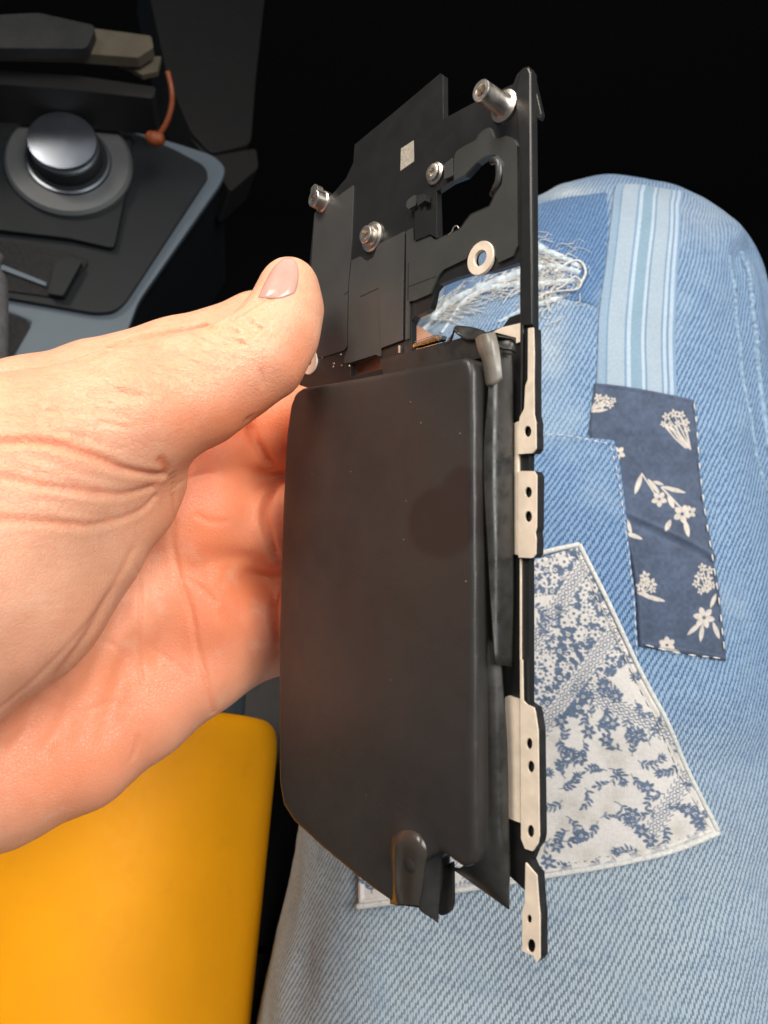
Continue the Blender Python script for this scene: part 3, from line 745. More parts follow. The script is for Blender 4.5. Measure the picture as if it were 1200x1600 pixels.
# lookup from photograph pixel to surface coordinates
gs = np.linspace(-1.75, 1.75, 420); gt = np.linspace(0, LEN*0.80, 700)
GS, GT = np.meshgrid(gs, gt, indexing='ij')
def build_lookup():
    global PJ, PD
    P_ = leg(GS, GT); PJ = proj(P_); PD = -P_[..., 2]
build_lookup()
def st(x, y):
    dd = (PJ[..., 0]-x)**2 + (PJ[..., 1]-y)**2
    near = np.where(dd < dd.min()+40, PD, 1e9); i, j = np.unravel_index(np.argmin(near + dd*0.5), dd.shape)
    return gs[i], gt[j]
for (a, b, h_, wd) in (((1120, 395), (1160, 352), 3.0, 5), ((1140, 420), (1185, 385), -2.0, 4), ((1090, 370), (1140, 340), -1.2, 5), ((1060, 1220), (1230, 1150), -1.6, 9), ((930, 1180), (1080, 1110), 1.0, 10),
                       ((860, 470), (700, 540), 1.6, 6), ((880, 380), (700, 430), 2.0, 7), ((1060, 700), (1190, 640), 1.2, 7), ((700, 640), (830, 600), 1.5, 8), ((1000, 1450), (1250, 1330), -1.4, 12), ((480, 1500), (760, 1460), 1.2, 12), ((1100, 520), (1180, 470), -1.2, 6), ((1000, 1120), (1180, 1060), 1.3, 8), ((990, 830), (1120, 800), 0.0, 4)):
    FOLDS.append((*st(*a), *st(*b), h_, wd))
build_lookup()

def denim(name, light, dark, q=3.9, p=0.60, fade=True, bumpd=0.0004, sl=2.0):
    t = NT(name); uv = t.node('ShaderNodeUVMap').outputs[0]
    sep = t.node('ShaderNodeSeparateXYZ'); t.t.links.new(uv, sep.inputs[0])
    wob = t.noise(0.012, 2, 0.5, uv); wob2 = t.noise(0.25, 2, 0.5, uv)
    vv = t.math('ADD', sep.outputs[1], t.math('ADD', t.math('MULTIPLY', t.math('SUBTRACT', wob, 0.5), 14.0), t.math('MULTIPLY', t.math('SUBTRACT', wob2, 0.5), 2.2)))
    x = t.math('DIVIDE', sep.outputs[0], p)
    i = t.math('FLOOR', x); fx = t.math('SUBTRACT', x, i)
    wn = t.node('ShaderNodeTexWhiteNoise', noise_dimensions='2D')
    cx = t.node('ShaderNodeCombineXYZ'); t.put(cx.inputs[0], i); t.put(cx.inputs[1], t.math('FLOOR', t.math('DIVIDE', vv, q*2.7)))
    t.t.links.new(cx.outputs[0], wn.inputs['Vector']); wr_ = wn.outputs['Value']
    ph = t.math('FRACT', t.math('ADD', t.math('MULTIPLY', wr_, 0.13), t.math('SUBTRACT', t.math('DIVIDE', vv, q), t.math('MULTIPLY', i, p*sl/q))))
    tri = t.math('SUBTRACT', 1.0, t.math('ABSOLUTE', t.math('SUBTRACT', t.math('MULTIPLY', ph, 2.0), 1.0)))
    rid = t.mapr(tri, t.math('MULTIPLY', wr_, 0.18), 0.66, 0.0, 1.0)
    d = t.math('SUBTRACT', t.math('MULTIPLY', fx, 2.0), 1.0); th = t.math('SUBTRACT', 1.0, t.math('MULTIPLY', d, d))
    h = t.math('MULTIPLY', rid, t.math('ADD', 0.62, t.math('MULTIPLY', th, 0.38)))
    slub = t.noise(0.22, 4, 0.65, uv); fine = t.noise(1.6, 3, 0.65, uv)
    hh = t.math('MULTIPLY', h, t.math('ADD', 0.25, t.math('MULTIPLY', slub, 1.35)))
    hh = t.math('ADD', hh, t.math('MULTIPLY', t.math('SUBTRACT', fine, 0.5), 0.5))
    c = t.mix(t.mapr(hh, 0.10, 0.85, 0, 1), dark, light)
    if fade:
        f = t.attr('fade', 'Fac')
        c = t.mix(f, c, t.mix(t.mapr(hh, 0.0, 0.9, 0, 1), (0.30, 0.38, 0.44, 1), (0.58, 0.64, 0.66, 1)))
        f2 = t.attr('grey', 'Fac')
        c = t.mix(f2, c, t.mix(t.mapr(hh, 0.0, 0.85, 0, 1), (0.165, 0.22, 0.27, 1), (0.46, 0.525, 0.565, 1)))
    st_ = t.noise(0.022, 4, 0.65, uv); st2 = t.noise(0.09, 4, 0.7, uv)
    c = t.mix(t.math('MULTIPLY', t.mapr(st_, 0.48, 0.72, 0, 1), 0.35), c, (0.34, 0.45, 0.54, 1))
    c = t.mix(t.math('MULTIPLY', t.mapr(st2, 0.5, 0.75, 0, 1), 0.30), c, (0.085, 0.16, 0.29, 1))
    t.set(Base_Color=c, Roughness=0.88, Specular_IOR_Level=0.15, Normal=t.bump(hh, bumpd), Sheen_Weight=0.1)
    return t.m
M['denim'] = denim('faded_blue_denim', (0.245, 0.37, 0.53, 1), (0.070, 0.132, 0.25, 1))
M['denim_mid'] = denim('mid_blue_denim', (0.205, 0.325, 0.50, 1), (0.058, 0.118, 0.24, 1), q=3.5, p=0.56, fade=False, sl=1.8)
M['denim_fine'] = denim('worn_dark_denim', (0.14, 0.25, 0.43, 1), (0.045, 0.10, 0.22, 1), q=3.2, p=0.6, fade=False, sl=1.8)

jeans = root('jeans', px(850, 1700, 300), 'faded patchwork denim trouser leg of the seated person, with floral and striped patches', 'jeans')
ns, ntt = 300, 420
ss = np.linspace(-math.pi, math.pi, ns, endpoint=False); tts = np.linspace(0, LEN, ntt)
SS, T2 = np.meshgrid(ss, tts, indexing='xy')      # (ntt, ns)
P_ = leg(SS, T2)
pj = proj(P_); frontm = np.abs(SS) < 1.7
def sblob(x, y, rx, ry, a): return a*np.exp(-((pj[..., 0]-x)/rx)**2 - ((pj[..., 1]-y)/ry)**2)
fadeA = np.clip(np.where(frontm & (T2 < LEN*0.8), sblob(858, 425, 45, 48, 1.0) + sblob(860, 540, 26, 50, .55) + sblob(690, 480, 60, 40, .6) + sblob(1080, 335, 90, 40, .35) + sblob(880, 300, 60, 16, .8), 0), 0, 1)
fadeA = fadeA*(0.6+0.6*(vnoise(P_/5.0, 21)*0.5+0.5))
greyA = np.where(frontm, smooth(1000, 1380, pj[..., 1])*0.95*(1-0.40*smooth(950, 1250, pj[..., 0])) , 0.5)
uvl = np.stack([SS*92, T2], -1)
F = []
for i in range(ntt-1):
    for j in range(ns-1): F.append((i*ns+j, i*ns+j+1, (i+1)*ns+j+1, (i+1)*ns+j))
    F.append((i*ns+ns-1, i*ns, (i+1)*ns, (i+1)*ns+ns-1))
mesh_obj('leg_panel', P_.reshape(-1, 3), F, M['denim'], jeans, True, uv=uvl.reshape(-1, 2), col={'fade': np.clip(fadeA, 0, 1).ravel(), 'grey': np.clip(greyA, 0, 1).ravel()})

def leg_patch(name, left, right, mat, off, nu=60, nv=80, colour=None, label=None, edge=None, wob=0.0, extra=None):
    """fabric laid on the leg: left and right borders given as photograph points, top to bottom"""
    Lb = catmull(A(*[st(*p) for p in left]), 20); Rb = catmull(A(*[st(*p) for p in right]), 20)
    def res(B):
        q = np.concatenate([[0], np.cumsum(np.linalg.norm(np.diff(B*[92, 1], axis=0), axis=1))]); z = np.linspace(0, q[-1], nv)
        return np.stack([np.interp(z, q, B[:, 0]), np.interp(z, q, B[:, 1])], -1)
    Lb, Rb = res(Lb), res(Rb); u = np.linspace(0, 1, nu)[None, :, None]
    ST = Lb[:, None]*(1-u) + Rb[:, None]*u
    if wob:
        g = vnoise(np.stack([ST[..., 0]*92/9, ST[..., 1]/9, ST[..., 0]*0], -1), 31)
        e_ = 1 - smooth(0, 0.04, np.minimum(u[..., 0], 1-u[..., 0])*np.ones((nv, 1)))
        ST[..., 1] += wob*g*e_
    uu = np.broadcast_to(u[..., 0], (nv, nu)); vv_ = np.broadcast_to(np.linspace(0, 1, nv)[:, None], (nv, nu))
    ed = np.minimum(np.minimum(uu, 1-uu)*nu, np.minimum(vv_, 1-vv_)*nv)
    o_ = off*smooth(-1.2, 1.5, ed) + 0.12*vnoise(np.stack([ST[..., 0]*92/6, ST[..., 1]/6, ST[..., 0]*0], -1), 33)
    if edge: o_ = o_ + edge[0]*np.exp(-((ed-edge[1])/edge[2])**2)
    if extra is not None: o_ = o_ + extra(uu, vv_)
    Pp = leg(ST[..., 0], ST[..., 1], o_)
    col = {'print': colour(proj(Pp), uu, vv_).reshape(-1, 3)} if colour else None
    uvp = np.stack([ST[..., 0]*92, ST[..., 1]], -1).reshape(-1, 2)
    o = mesh_obj(name, Pp.reshape(-1, 3), grid_faces(nv, nu), mat, jeans, True, uv=uvp, col=col)
    if label: o['label'] = label
    return o, ST
def cloth(name, bscale=900, bd=0.0001):
    t = NT(name); uv = t.node('ShaderNodeUVMap').outputs[0]
    c = t.attr('print'); n = t.noise(0.9, 3, 0.6, uv); n2 = t.noise(0.06, 3, 0.6, uv)
    c = t.mix(0.5, c, t.mix(1.0, c, t.ramp(n, [(0.3, (.72, .72, .72, 1)), (0.7, (1, 1, 1, 1))]), 'MULTIPLY'))
    c = t.mix(0.4, c, t.mix(1.0, c, t.ramp(n2, [(0.3, (.8, .8, .8, 1)), (0.7, (1, 1, 1, 1))]), 'MULTIPLY'))
    wv = t.node('ShaderNodeTexWave', i_Scale=0.8, i_Distortion=0.6); t.t.links.new(uv, wv.inputs['Vector'])
    wv2 = t.node('ShaderNodeTexWave', i_Scale=0.8, i_Distortion=0.6, bands_direction='Y'); t.t.links.new(uv, wv2.inputs['Vector'])
    hgt = t.math('ADD', t.math('ADD', wv.outputs['Fac'], wv2.outputs['Fac']), t.math('MULTIPLY', t.noise(0.25, 3, .6, uv), 3.0))
    t.set(Base_Color=c, Roughness=0.85, Specular_IOR_Level=0.2, Normal=t.bump(hgt, bd), Sheen_Weight=0.08)
    return t.m
M['print'] = cloth('printed_cotton')

# ---- flat prints drawn as coverage maps in a sheet the size of the patch
class Sheet:
    def __init__(s, x0, y0, x1, y1, k=2.2):
        s.x0, s.y0, s.k = x0, y0, k; s.w, s.h = int((x1-x0)*k), int((y1-y0)*k); s.a = np.zeros((s.h, s.w), np.float32)
    def _box(s, xs, ys, r):
        i0 = max(0, int((min(ys)-r-s.y0)*s.k)); i1 = min(s.h, int((max(ys)+r-s.y0)*s.k)+2)
        j0 = max(0, int((min(xs)-r-s.x0)*s.k)); j1 = min(s.w, int((max(xs)+r-s.x0)*s.k)+2)
        if i1 <= i0 or j1 <= j0: return None
        Y, X = np.mgrid[i0:i1, j0:j1]; return (slice(i0, i1), slice(j0, j1)), X/s.k+s.x0, Y/s.k+s.y0
    def _put(s, sl, d, v=1):
        m_ = np.clip(0.5 - d*s.k/1.3, 0, 1)
        s.a[sl] = np.maximum(s.a[sl], m_) if v else s.a[sl]*(1-m_)
    def stroke(s, P, w0, w1=None, v=1):
        w1 = w0 if w1 is None else w1; n = len(P)-1
        for i in range(n):
            (xa, ya), (xb, yb) = P[i], P[i+1]; b = s._box((xa, xb), (ya, yb), max(w0, w1)+1)
            if not b: continue
            sl, X, Y = b; ex, ey = xb-xa, yb-ya; L = ex*ex+ey*ey+1e-6
            q = np.clip(((X-xa)*ex+(Y-ya)*ey)/L, 0, 1)
            s._put(sl, np.hypot(X-xa-q*ex, Y-ya-q*ey) - (w0+(w1-w0)*(i+q)/n), v)
    def leaf(s, x, y, ang, L, w, v=1):
        cx, cy = x+math.cos(ang)*L/2, y+math.sin(ang)*L/2; b = s._box((cx,), (cy,), L)
        if not b: return
        sl, X, Y = b; a = (X-cx)*math.cos(ang)+(Y-cy)*math.sin(ang); c = -(X-cx)*math.sin(ang)+(Y-cy)*math.cos(ang)
        hw = w*np.clip(1-(2*a/L)**2, 0, 1)**0.8
        s._put(sl, np.where(np.abs(a) < L/2, np.abs(c)-hw, 3), v)
    def disc(s, x, y, r, v=1):
        b = s._box((x,), (y,), r+1)
        if b: s._put(b[0], np.hypot(b[1]-x, b[2]-y)-r, v)
    def ring(s, x, y, r, w_):
        b = s._box((x,), (y,), r+w_+1)
        if b: s._put(b[0], np.abs(np.hypot(b[1]-x, b[2]-y)-r)-w_)
    def flower(s, x, y, r, n=5, rot=0, c=0.3, v=1, w_=0.36):
        for k in range(n):
            a = rot+2*math.pi*k/n; s.leaf(x+math.cos(a)*r*0.15, y+math.sin(a)*r*0.15, a, r, r*w_, v)
        s.disc(x, y, r*c, 1-v)
    def sample(s, pj):
        x = np.clip((pj[..., 0]-s.x0)*s.k, 0, s.w-1.001); y = np.clip((pj[..., 1]-s.y0)*s.k, 0, s.h-1.001)
        i, j = y.astype(int), x.astype(int); fy, fx = y-i, x-j; a = s.a
        i2 = np.minimum(i+1, s.h-1); j2 = np.minimum(j+1, s.w-1)
        return (a[i, j]*(1-fx)+a[i, j2]*fx)*(1-fy) + (a[i2, j]*(1-fx)+a[i2, j2]*fx)*fy
# navy cloth with scattered cream blossoms
nv = Sheet(900, 580, 1160, 1050)
def bunch(x, y, heads, foot, sc=1.0):
    for hx, hy, r in heads:
        nv.stroke([(x+foot[0], y+foot[1]), (x+(hx+foot[0])*.5+1, y+(hy+foot[1])*.5), (x+hx, y+hy)], 1.0, .7)
        nv.flower(x+hx*1.15, y+hy*1.15, r*.78, 5, random.uniform(0, 3), .16, w_=.3)
bunch(935, 628, [(0, -6, 8), (10, -4, 8), (16, 4, 7), (4, 4, 8), (20, -2, 6), (-5, 6, 6)], (-14, 12))
nv.leaf(920, 643, -.1, 30, 2.6)
bunch(1055, 660, [(-12, -8, 8), (-2, -12, 8), (8, -10, 8), (14, 0, 8), (4, 2, 7), (-8, 4, 7), (16, 10, 6), (-16, 2, 6)], (24, 42))
for dx in (-10, -2, 6): nv.stroke([(1050+dx, 666), (1060+dx*.6, 684), (1074+dx*.3, 700)], 1.6, .8)
for x, y, a, L, w_ in ((1003, 740, 1.9, 34, 4), (1012, 748, .9, 30, 3.4), (1020, 752, .3, 18, 2.6), (1033, 760, .25, 40, 3.4), (1044, 772, 1.2, 24, 4.2), (1048, 812, 2.0, 20, 4), (1070, 812, 1.35, 28, 4.2), (976, 806, 1.2, 30, 3.6), (976, 832, .35, 30, 3.4)): nv.leaf(x, y, a, L, w_)
nv.stroke([(1003, 740), (1026, 776)], 1.1); nv.stroke([(1034, 762), (1070, 800)], 1.4)
nv.flower(1030, 780, 11, 5, .3, .16); nv.flower(1066, 803, 13, 5, .1, .2); nv.flower(1078, 800, 9, 5, .7, .2)
nv.flower(966, 708, 10, 5, .4, .2)
bunch(1008, 912, [(0, -10, 10), (8, 0, 11), (-6, 4, 10), (10, 8, 7), (-2, -2, 9)], (-4, 14)); nv.leaf(1003, 930, .25, 38, 3.4); nv.leaf(995, 926, .2, 20, 3)
bunch(1102, 905, [(-4, -16, 8), (6, -12, 8), (-8, -4, 9), (4, 0, 9), (-12, 6, 8), (2, 12, 9), (10, 8, 7), (-6, 16, 7)], (4, 20))
nv.flower(1100, 965, 15, 6, .2, .16, w_=.3); nv.leaf(1110, 950, -1.2, 24, 3.2); nv.leaf(1096, 972, 2.4, 30, 3.6); nv.leaf(1098, 975, 1.7, 28, 3.6); nv.leaf(1114, 972, 1.2, 28, 3.6)
nv.flower(1042, 1008, 12, 6, .5, .18); nv.leaf(1030, 1012, .2, 34, 3)
def navy(pj, u, v):
    k = nv.sample(pj)[..., None]; g = vnoise(np.stack([pj[..., 0]/5, pj[..., 1]/5, u*0], -1), 41)[..., None]
    base = np.array(lin(84, 97, 120)[:3])*(1+0.14*g+0.16*vnoise(np.stack([pj[..., 0]/26, pj[..., 1]/26, u*0], -1), 43)[..., None]); fl = np.array(lin(216, 208, 198)[:3])*(1+0.12*g)
    return base*(1-k) + fl*k
leg_patch('floral_patch', [(927, 599), (921, 690), (950, 760), (985, 880), (999, 1010)], [(1083, 625), (1092, 730), (1108, 840), (1124, 940), (1133, 1032)], M['print'], 1.0, 180, 330, navy,
          'navy cotton patch printed with cream blossoms', edge=(.35, 4, 1.5), extra=lambda u, v: 0.9*np.exp(-((v-0.52-0.10*u)/0.012)**2)*smooth(0, .15, u) + 0.5*np.exp(-((v-0.20+0.06*u)/0.02)**2) - 0.6*np.exp(-((v-0.55-0.10*u)/0.015)**2) - .4*np.exp(-((v-0.38-.03*u)/0.02)**2))
# blue and white striped ticking over the knee
def stripes(pj, u, v):
    c = np.empty(u.shape+(3,)); c[:] = lin(172, 190, 205)[:3]
    for a, b, rgb in ((0, .10, (150, 175, 198)), (.10, .12, (120, 150, 180)), (.33, .36, (130, 160, 190)), (.36, .41, (188, 208, 224)), (.41, .55, (140, 170, 190)), (.55, .59, (190, 208, 222)), (.59, .615, (124, 152, 180)), (.80, .825, (126, 154, 184)), (.825, .87, (186, 206, 222)), (.87, .90, (122, 150, 180)), (.90, .95, (186, 206, 224)), (.95, 1.01, (136, 166, 196))):
        m_ = smooth(a-.008, a+.008, u)*(1-smooth(b-.008, b+.008, u)); c = c*(1-m_[..., None]) + np.array(lin(*rgb)[:3])*m_[..., None]
    return c
knee_top = [st(960, 300), st(1066, 306)]
leg_patch('striped_patch', [(962, 288), (951, 370), (938, 480), (931, 603)], [(1068, 300), (1061, 400), (1054, 520), (1058, 620)], M['print'], 0.8, 120, 120, stripes, 'pale blue and white striped patch over the knee')
# denim pieces
leg_patch('denim_patch', [(690, 380), (690, 470)], [(948, 302), (934, 478)], M['denim_fine'], 0.5, 80, 60, None, 'darker worn denim piece by the ripped knee', wob=1.5)
leg_patch('denim_patch', [(760, 676), (770, 900), (790, 1120)], [(958, 690), (972, 760), (990, 930), (999, 1075)], M['denim_mid'], 1.9, 90, 120, None, 'mid blue denim piece with a frayed seam between the two floral patches', edge=(.6, 2.5, 1.2))
# white cloth crowded with blue sprigs and chain borders
wp = Sheet(540, 840, 1130, 1440)
def sprig(x, y, ang, L, depth=0, fl=True):
    P = [(x, y)]; a = ang; cv = random.uniform(-.22, .22)
    for k in range(6):
        a += cv + random.uniform(-.12, .12); P.append((P[-1][0]+math.cos(a)*L/6, P[-1][1]+math.sin(a)*L/6))
    wp.stroke(P, .95, .6)
    for k in range(1, 7):
        for sgn in (-1, 1):
            if random.random() < .6:
                aa = a+sgn*random.uniform(.5, 1.0); Lf = random.uniform(5, 11)
                if depth == 0 and random.random() < .28: sprig(P[k][0], P[k][1], aa, L*.5, 1, random.random() < .2)
                else: wp.leaf(P[k][0], P[k][1], aa, Lf, Lf*random.uniform(.18, .27))
    wp.leaf(P[-1][0], P[-1][1], a, 9, 2)
    if fl:
        q = random.random(); r = random.uniform(7, 10)
        if q < .5:
            for d_ in np.linspace(-1.3, 1.3, 6): wp.leaf(P[-1][0], P[-1][1], a+d_, r*1.3, r*.2)
        else: wp.flower(P[-1][0], P[-1][1], r, 7, random.random(), .22, w_=.26)
def chain(p, q, wd=16):
    n = int(math.hypot(q[0]-p[0], q[1]-p[1])/9); dx, dy = (q[0]-p[0])/n, (q[1]-p[1])/n; L = math.hypot(dx, dy); ux, uy = -dy/L, dx/L
    for k in range(n+1):
        x, y = p[0]+dx*k, p[1]+dy*k; wp.ring(x, y, 3.4, .9)
        for sgn in (-1, 1):
            wp.stroke([(x+ux*sgn*6-dx*.4, y+uy*sgn*6-dy*.4), (x+ux*sgn*9, y+uy*sgn*9), (x+ux*sgn*6+dx*.4, y+uy*sgn*6+dy*.4)], .9)
            wp.stroke([(x+ux*sgn*11-dx*.3, y+uy*sgn*11-dy*.3), (x+ux*sgn*wd*.9+dx*.3, y+uy*sgn*wd*.9+dy*.3)], .8)
# dense lace corner
def inlace(x, y): return (x-825)*0.62 + (y-870)*0.52 < 178 and not (x < 872 and 930 < y < 1000)
for k in range(3000):
    x, y = random.uniform(815, 975), random.uniform(858, 1120)
    if inlace(x, y) and random.random() < .9: wp.disc(x, y, random.uniform(2, 4.5))
pts = []
for k in range(900):
    x, y = random.uniform(822, 972), random.uniform(862, 1110)
    if inlace(x, y) and all((x-a)**2+(y-b)**2 > 110 for a, b in pts): pts.append((x, y))
for x, y in pts:
    r = random.uniform(5.5, 8.5); q = random.random()
    if q < .55: wp.flower(x, y, r, random.choice((5, 6, 8)), random.random()*3, .3, v=0, w_=.34)
    elif q < .8:
        a = random.random()*6
        for d_ in (0, 1.2, 2.4, 4): wp.leaf(x, y, a+d_, r*1.2, 1.7, 0)
    else: wp.disc(x, y, 3.2, 0); wp.disc(x, y, 1.6, 1)
def clear(p, q, wd): wp.stroke([p, q], wd, wd, 0)
for p, q in (((830, 1010), (915, 880)), ((838, 1150), (962, 985))): clear(p, q, 12)
chain((830, 1010), (915, 880)); chain((838, 1150), (962, 985)); chain((898, 1072), (1052, 1150)); chain((1018, 1300), (1085, 1195)); chain((600, 1300), (700, 1100)); chain((700, 1350), (830, 1250))
def small_sprig(x, y):
    a = random.uniform(0, 6.28); L = random.uniform(30, 42); cv = random.choice((-1, 1))*random.uniform(.12, .3)
    P = [(x-math.cos(a)*L/2, y-math.sin(a)*L/2)]
    for k in range(6): a += cv; P.append((P[-1][0]+math.cos(a)*L/6, P[-1][1]+math.sin(a)*L/6))
    wp.stroke(P, .8, .6)
    for k in range(1, 6):
        aa = math.atan2(P[k+1][1]-P[k-1][1], P[k+1][0]-P[k-1][0])
        for sgn in (-1, 1):
            if random.random() < .8: wp.leaf(P[k][0], P[k][1], aa+sgn*random.uniform(.6, 1.0), random.uniform(8, 13), random.uniform(1.6, 2.5))
    q = random.random(); fx, fy = P[-1]
    if q < .45:
        wp.flower(fx, fy, 11, 6, random.random(), .2, w_=.27); wp.disc(fx, fy, 2.6, 0); wp.disc(fx, fy, 1.4, 1)
    elif q < .75:
        for d_ in np.linspace(-1.2, 1.2, 5): wp.leaf(fx, fy, a+d_, 10, 1.5)
    else: wp.leaf(fx, fy, a, 9, 2.4)
spots = []
for k in range(4000):
    x, y = random.uniform(545, 1110), random.uniform(1000, 1430)
    if x > 800 and inlace(x, y): continue
    if all((x-a)**2+(y-b)**2 > 28**2 for a, b in spots): spots.append((x, y)); small_sprig(x, y)
for x, y in ((848, 945), (862, 975), (838, 985)): small_sprig(x, y)
tanx = [(random.uniform(830, 1090), random.uniform(1060, 1340), random.uniform(9, 16)) for _ in range(26)]
def whitep(pj, u, v):
    k = wp.sample(pj)[..., None]; g = vnoise(np.stack([pj[..., 0]/3.5, pj[..., 1]/3.5, u*0], -1), 51)[..., None]
    base = np.empty(u.shape+(3,)); base[:] = lin(236, 231, 225)[:3]
    tm = 0
    for x, y, r in tanx: tm = np.maximum(tm, np.exp(-((pj[..., 0]-x)**2+(pj[..., 1]-y)**2)/r**2))
    base = base*(1-.45*tm[..., None]) + np.array(lin(196, 188, 172)[:3])*.45*tm[..., None]
    ink = np.array(lin(84, 108, 138)[:3])*(1+.25*g); k = k*(0.93+0*g)
    ed = np.minimum(u, 1-u); hem = smooth(.965, .985, v)
    k = k*(1-0.6*hem[..., None])
    return base*(1-k) + ink*k
leg_patch('floral_patch', [(560, 1000), (560, 1180), (566, 1412)], [(902, 852), (1000, 1062), (1112, 1296)], M['print'], 2.9, 330, 360, whitep, 'white cotton patch printed with blue sprigs and chain borders', edge=(.5, 5, 2.0))
# leg side seam with its two rows of stitching
def ribbon(P, off, r, name, mat, lab=None, flat=0.5):
    Q = catmull(A(*[st(*p) for p in P]), 16); pts = leg(Q[:, 0], Q[:, 1], np.full(len(Q), off)); V, F = tube_geo(pts, r, 8)
    o = mesh_obj(name, V, F, mat, jeans, True); return o
M['thread'] = basic('pale_cotton_thread', (0.60, 0.60, 0.57, 1), 0.9, 0, 0.2, 900, 0.1, 2500, 0.1)
M['seam'] = basic('worn_seam_denim', (0.20, 0.29, 0.40, 1), 0.9, 0, 0.5, 500, 0.25, 700, 0.1)
ribbon([(1158, 395), (1172, 450), (1180, 520), (1185, 580), (1196, 660), (1206, 740)], 0.0, 1.5, 'seam', M['seam'])
ribbon([(1140, 400), (1150, 470), (1156, 540), (1164, 610), (1180, 690), (1200, 770)], -0.3, 1.1, 'seam', M['seam'])
# hem cords of the white patch, stitches of the navy patch
ribbon([(903, 853), (950, 953), (1000, 1062), (1056, 1180), (1112, 1296)], 3.0, 0.85, 'hem', M['thread'])
ribbon([(1112, 1297), (1040, 1325), (960, 1345), (860, 1362), (780, 1376), (700, 1390)], 2.9, 0.95, 'hem', M['thread'])
ribbon([(690, 1392), (640, 1402), (566, 1412)], 2.9, 1.0, 'hem', M['thread'])
ribbon([(840, 869), (870, 860), (903, 852)], 3.1, 0.9, 'hem', M['thread'])
def stitches(path, off, gap, ln, r=0.28):
    Q = catmull(A(*[st(*p) for p in path]), 30); pts = leg(Q[:, 0], Q[:, 1], np.full(len(Q), off))
    q = np.concatenate([[0], np.cumsum(np.linalg.norm(np.diff(pts, axis=0), axis=1))]); z = 0.0
    while z + ln < q[-1]:
        zz = np.linspace(z, z+ln, 4); P = np.stack([np.interp(zz, q, pts[:, k]) for k in range(3)], -1)
        V, F = tube_geo(P, [r*.6, r, r, r*.6], 6); mesh_obj('stitch', V, F, M['thread'], jeans, True); z += gap*random.uniform(.85, 1.2)
stitches([(1079, 632), (1087, 730), (1103, 840), (1119, 940), (1128, 1026)], 1.75, 5.2, 2.6)
stitches([(1004, 1008), (1060, 1020), (1128, 1029)], 1.75, 5.0, 2.8)
stitches([(897, 866), (946, 972), (994, 1076), (1048, 1190), (1100, 1292)], 3.25, 3.6, 2.2, .2)
stitches([(1098, 1290), (1030, 1313), (950, 1333), (862, 1350)], 3.2, 3.4, 2.2, .24)
stitches([(800, 684), (880, 684), (950, 697)], 2.3, 3.2, 2.0, .22); stitches([(952, 700), (966, 765), (984, 930), (993, 1070)], 2.3, 3.4, 2.0, .22)
# rolled torn edge of the rip
M['fringe'] = basic('bleached_torn_denim', (0.50, 0.57, 0.62, 1), .95, 0, .35, 350, .6, 600, .05)
for P, r0, of in (([(640, 548), (668, 512), (700, 478), (745, 452), (800, 432), (850, 420), (905, 428)], 1.9, .2), ([(690, 520), (730, 470), (790, 447), (850, 445), (910, 440)], 1.2, .3), ([(830, 372), (850, 392), (880, 404), (908, 420)], 1.5, .2), ([(780, 505), (830, 480), (880, 466)], 1.1, .1)):
    Q = catmull(A(*[st(*p) for p in P]), 14); n_ = len(Q); rad = r0*(1+.45*vnoise(np.stack([np.arange(n_)*.37, np.zeros(n_), np.zeros(n_)+r0], -1), 61))*np.sin(np.pi*np.linspace(.06, .94, n_))**.4
    V, F = tube_geo(leg(Q[:, 0], Q[:, 1], np.full(n_, of)), rad, 10); mesh_obj('torn_edge', V, F, M['fringe'], jeans, True)
# frayed yarn at the ripped knee
yarn = []
def yarn_at(P, r, off):
    Q = A(*[st(*p) for p in P]); pts = leg(Q[:, 0], Q[:, 1], np.asarray(off, float)); yarn.append(tube_geo(catmull(pts, 6), r, 6))
yarn_at([(838, 470), (852, 462), (876, 460), (900, 458), (906, 448), (898, 438), (880, 452), (868, 456)], 0.38, [1, 1.4, 1.8, 2, 2.4, 2, 2, 1.4])
yarn_at([(905, 452), (914, 430), (908, 414), (890, 414), (862, 432)], 0.5, [1.4, 1.8, 1.8, 1.4, 1])
for k in range(260):
    x, y = random.gauss(866, 24), random.gauss(428, 24); a = random.gauss(2.75, .45); L = random.uniform(10, 36)
    P = [(x, y)]
    for i in range(3): a += random.uniform(-.5, .5); P.append((P[-1][0]+math.cos(a)*L/3, P[-1][1]+math.sin(a)*L/3))
    yarn_at(P, random.uniform(.07, .2), [random.uniform(.5, .8), random.uniform(.6, 1.6), random.uniform(.6, 1.8), random.uniform(.5, 1.0)])
for k in range(160):
    x, y = random.uniform(655, 812), 0; y = 500 - (x-660)*.42 + random.gauss(0, 10); a = -.4+random.gauss(0, .3); L = random.uniform(20, 50)
    yarn_at([(x, y), (x+math.cos(a)*L/2, y+math.sin(a)*L/2+random.uniform(-4, 4)), (x+math.cos(a)*L, y+math.sin(a)*L)], random.uniform(.08, .22), [.6, 1.4, .6])
V, F = join_geo(yarn); o = mesh_obj('frayed_yarn', V, F, M['thread'], jeans, True); o['kind'] = 'stuff'

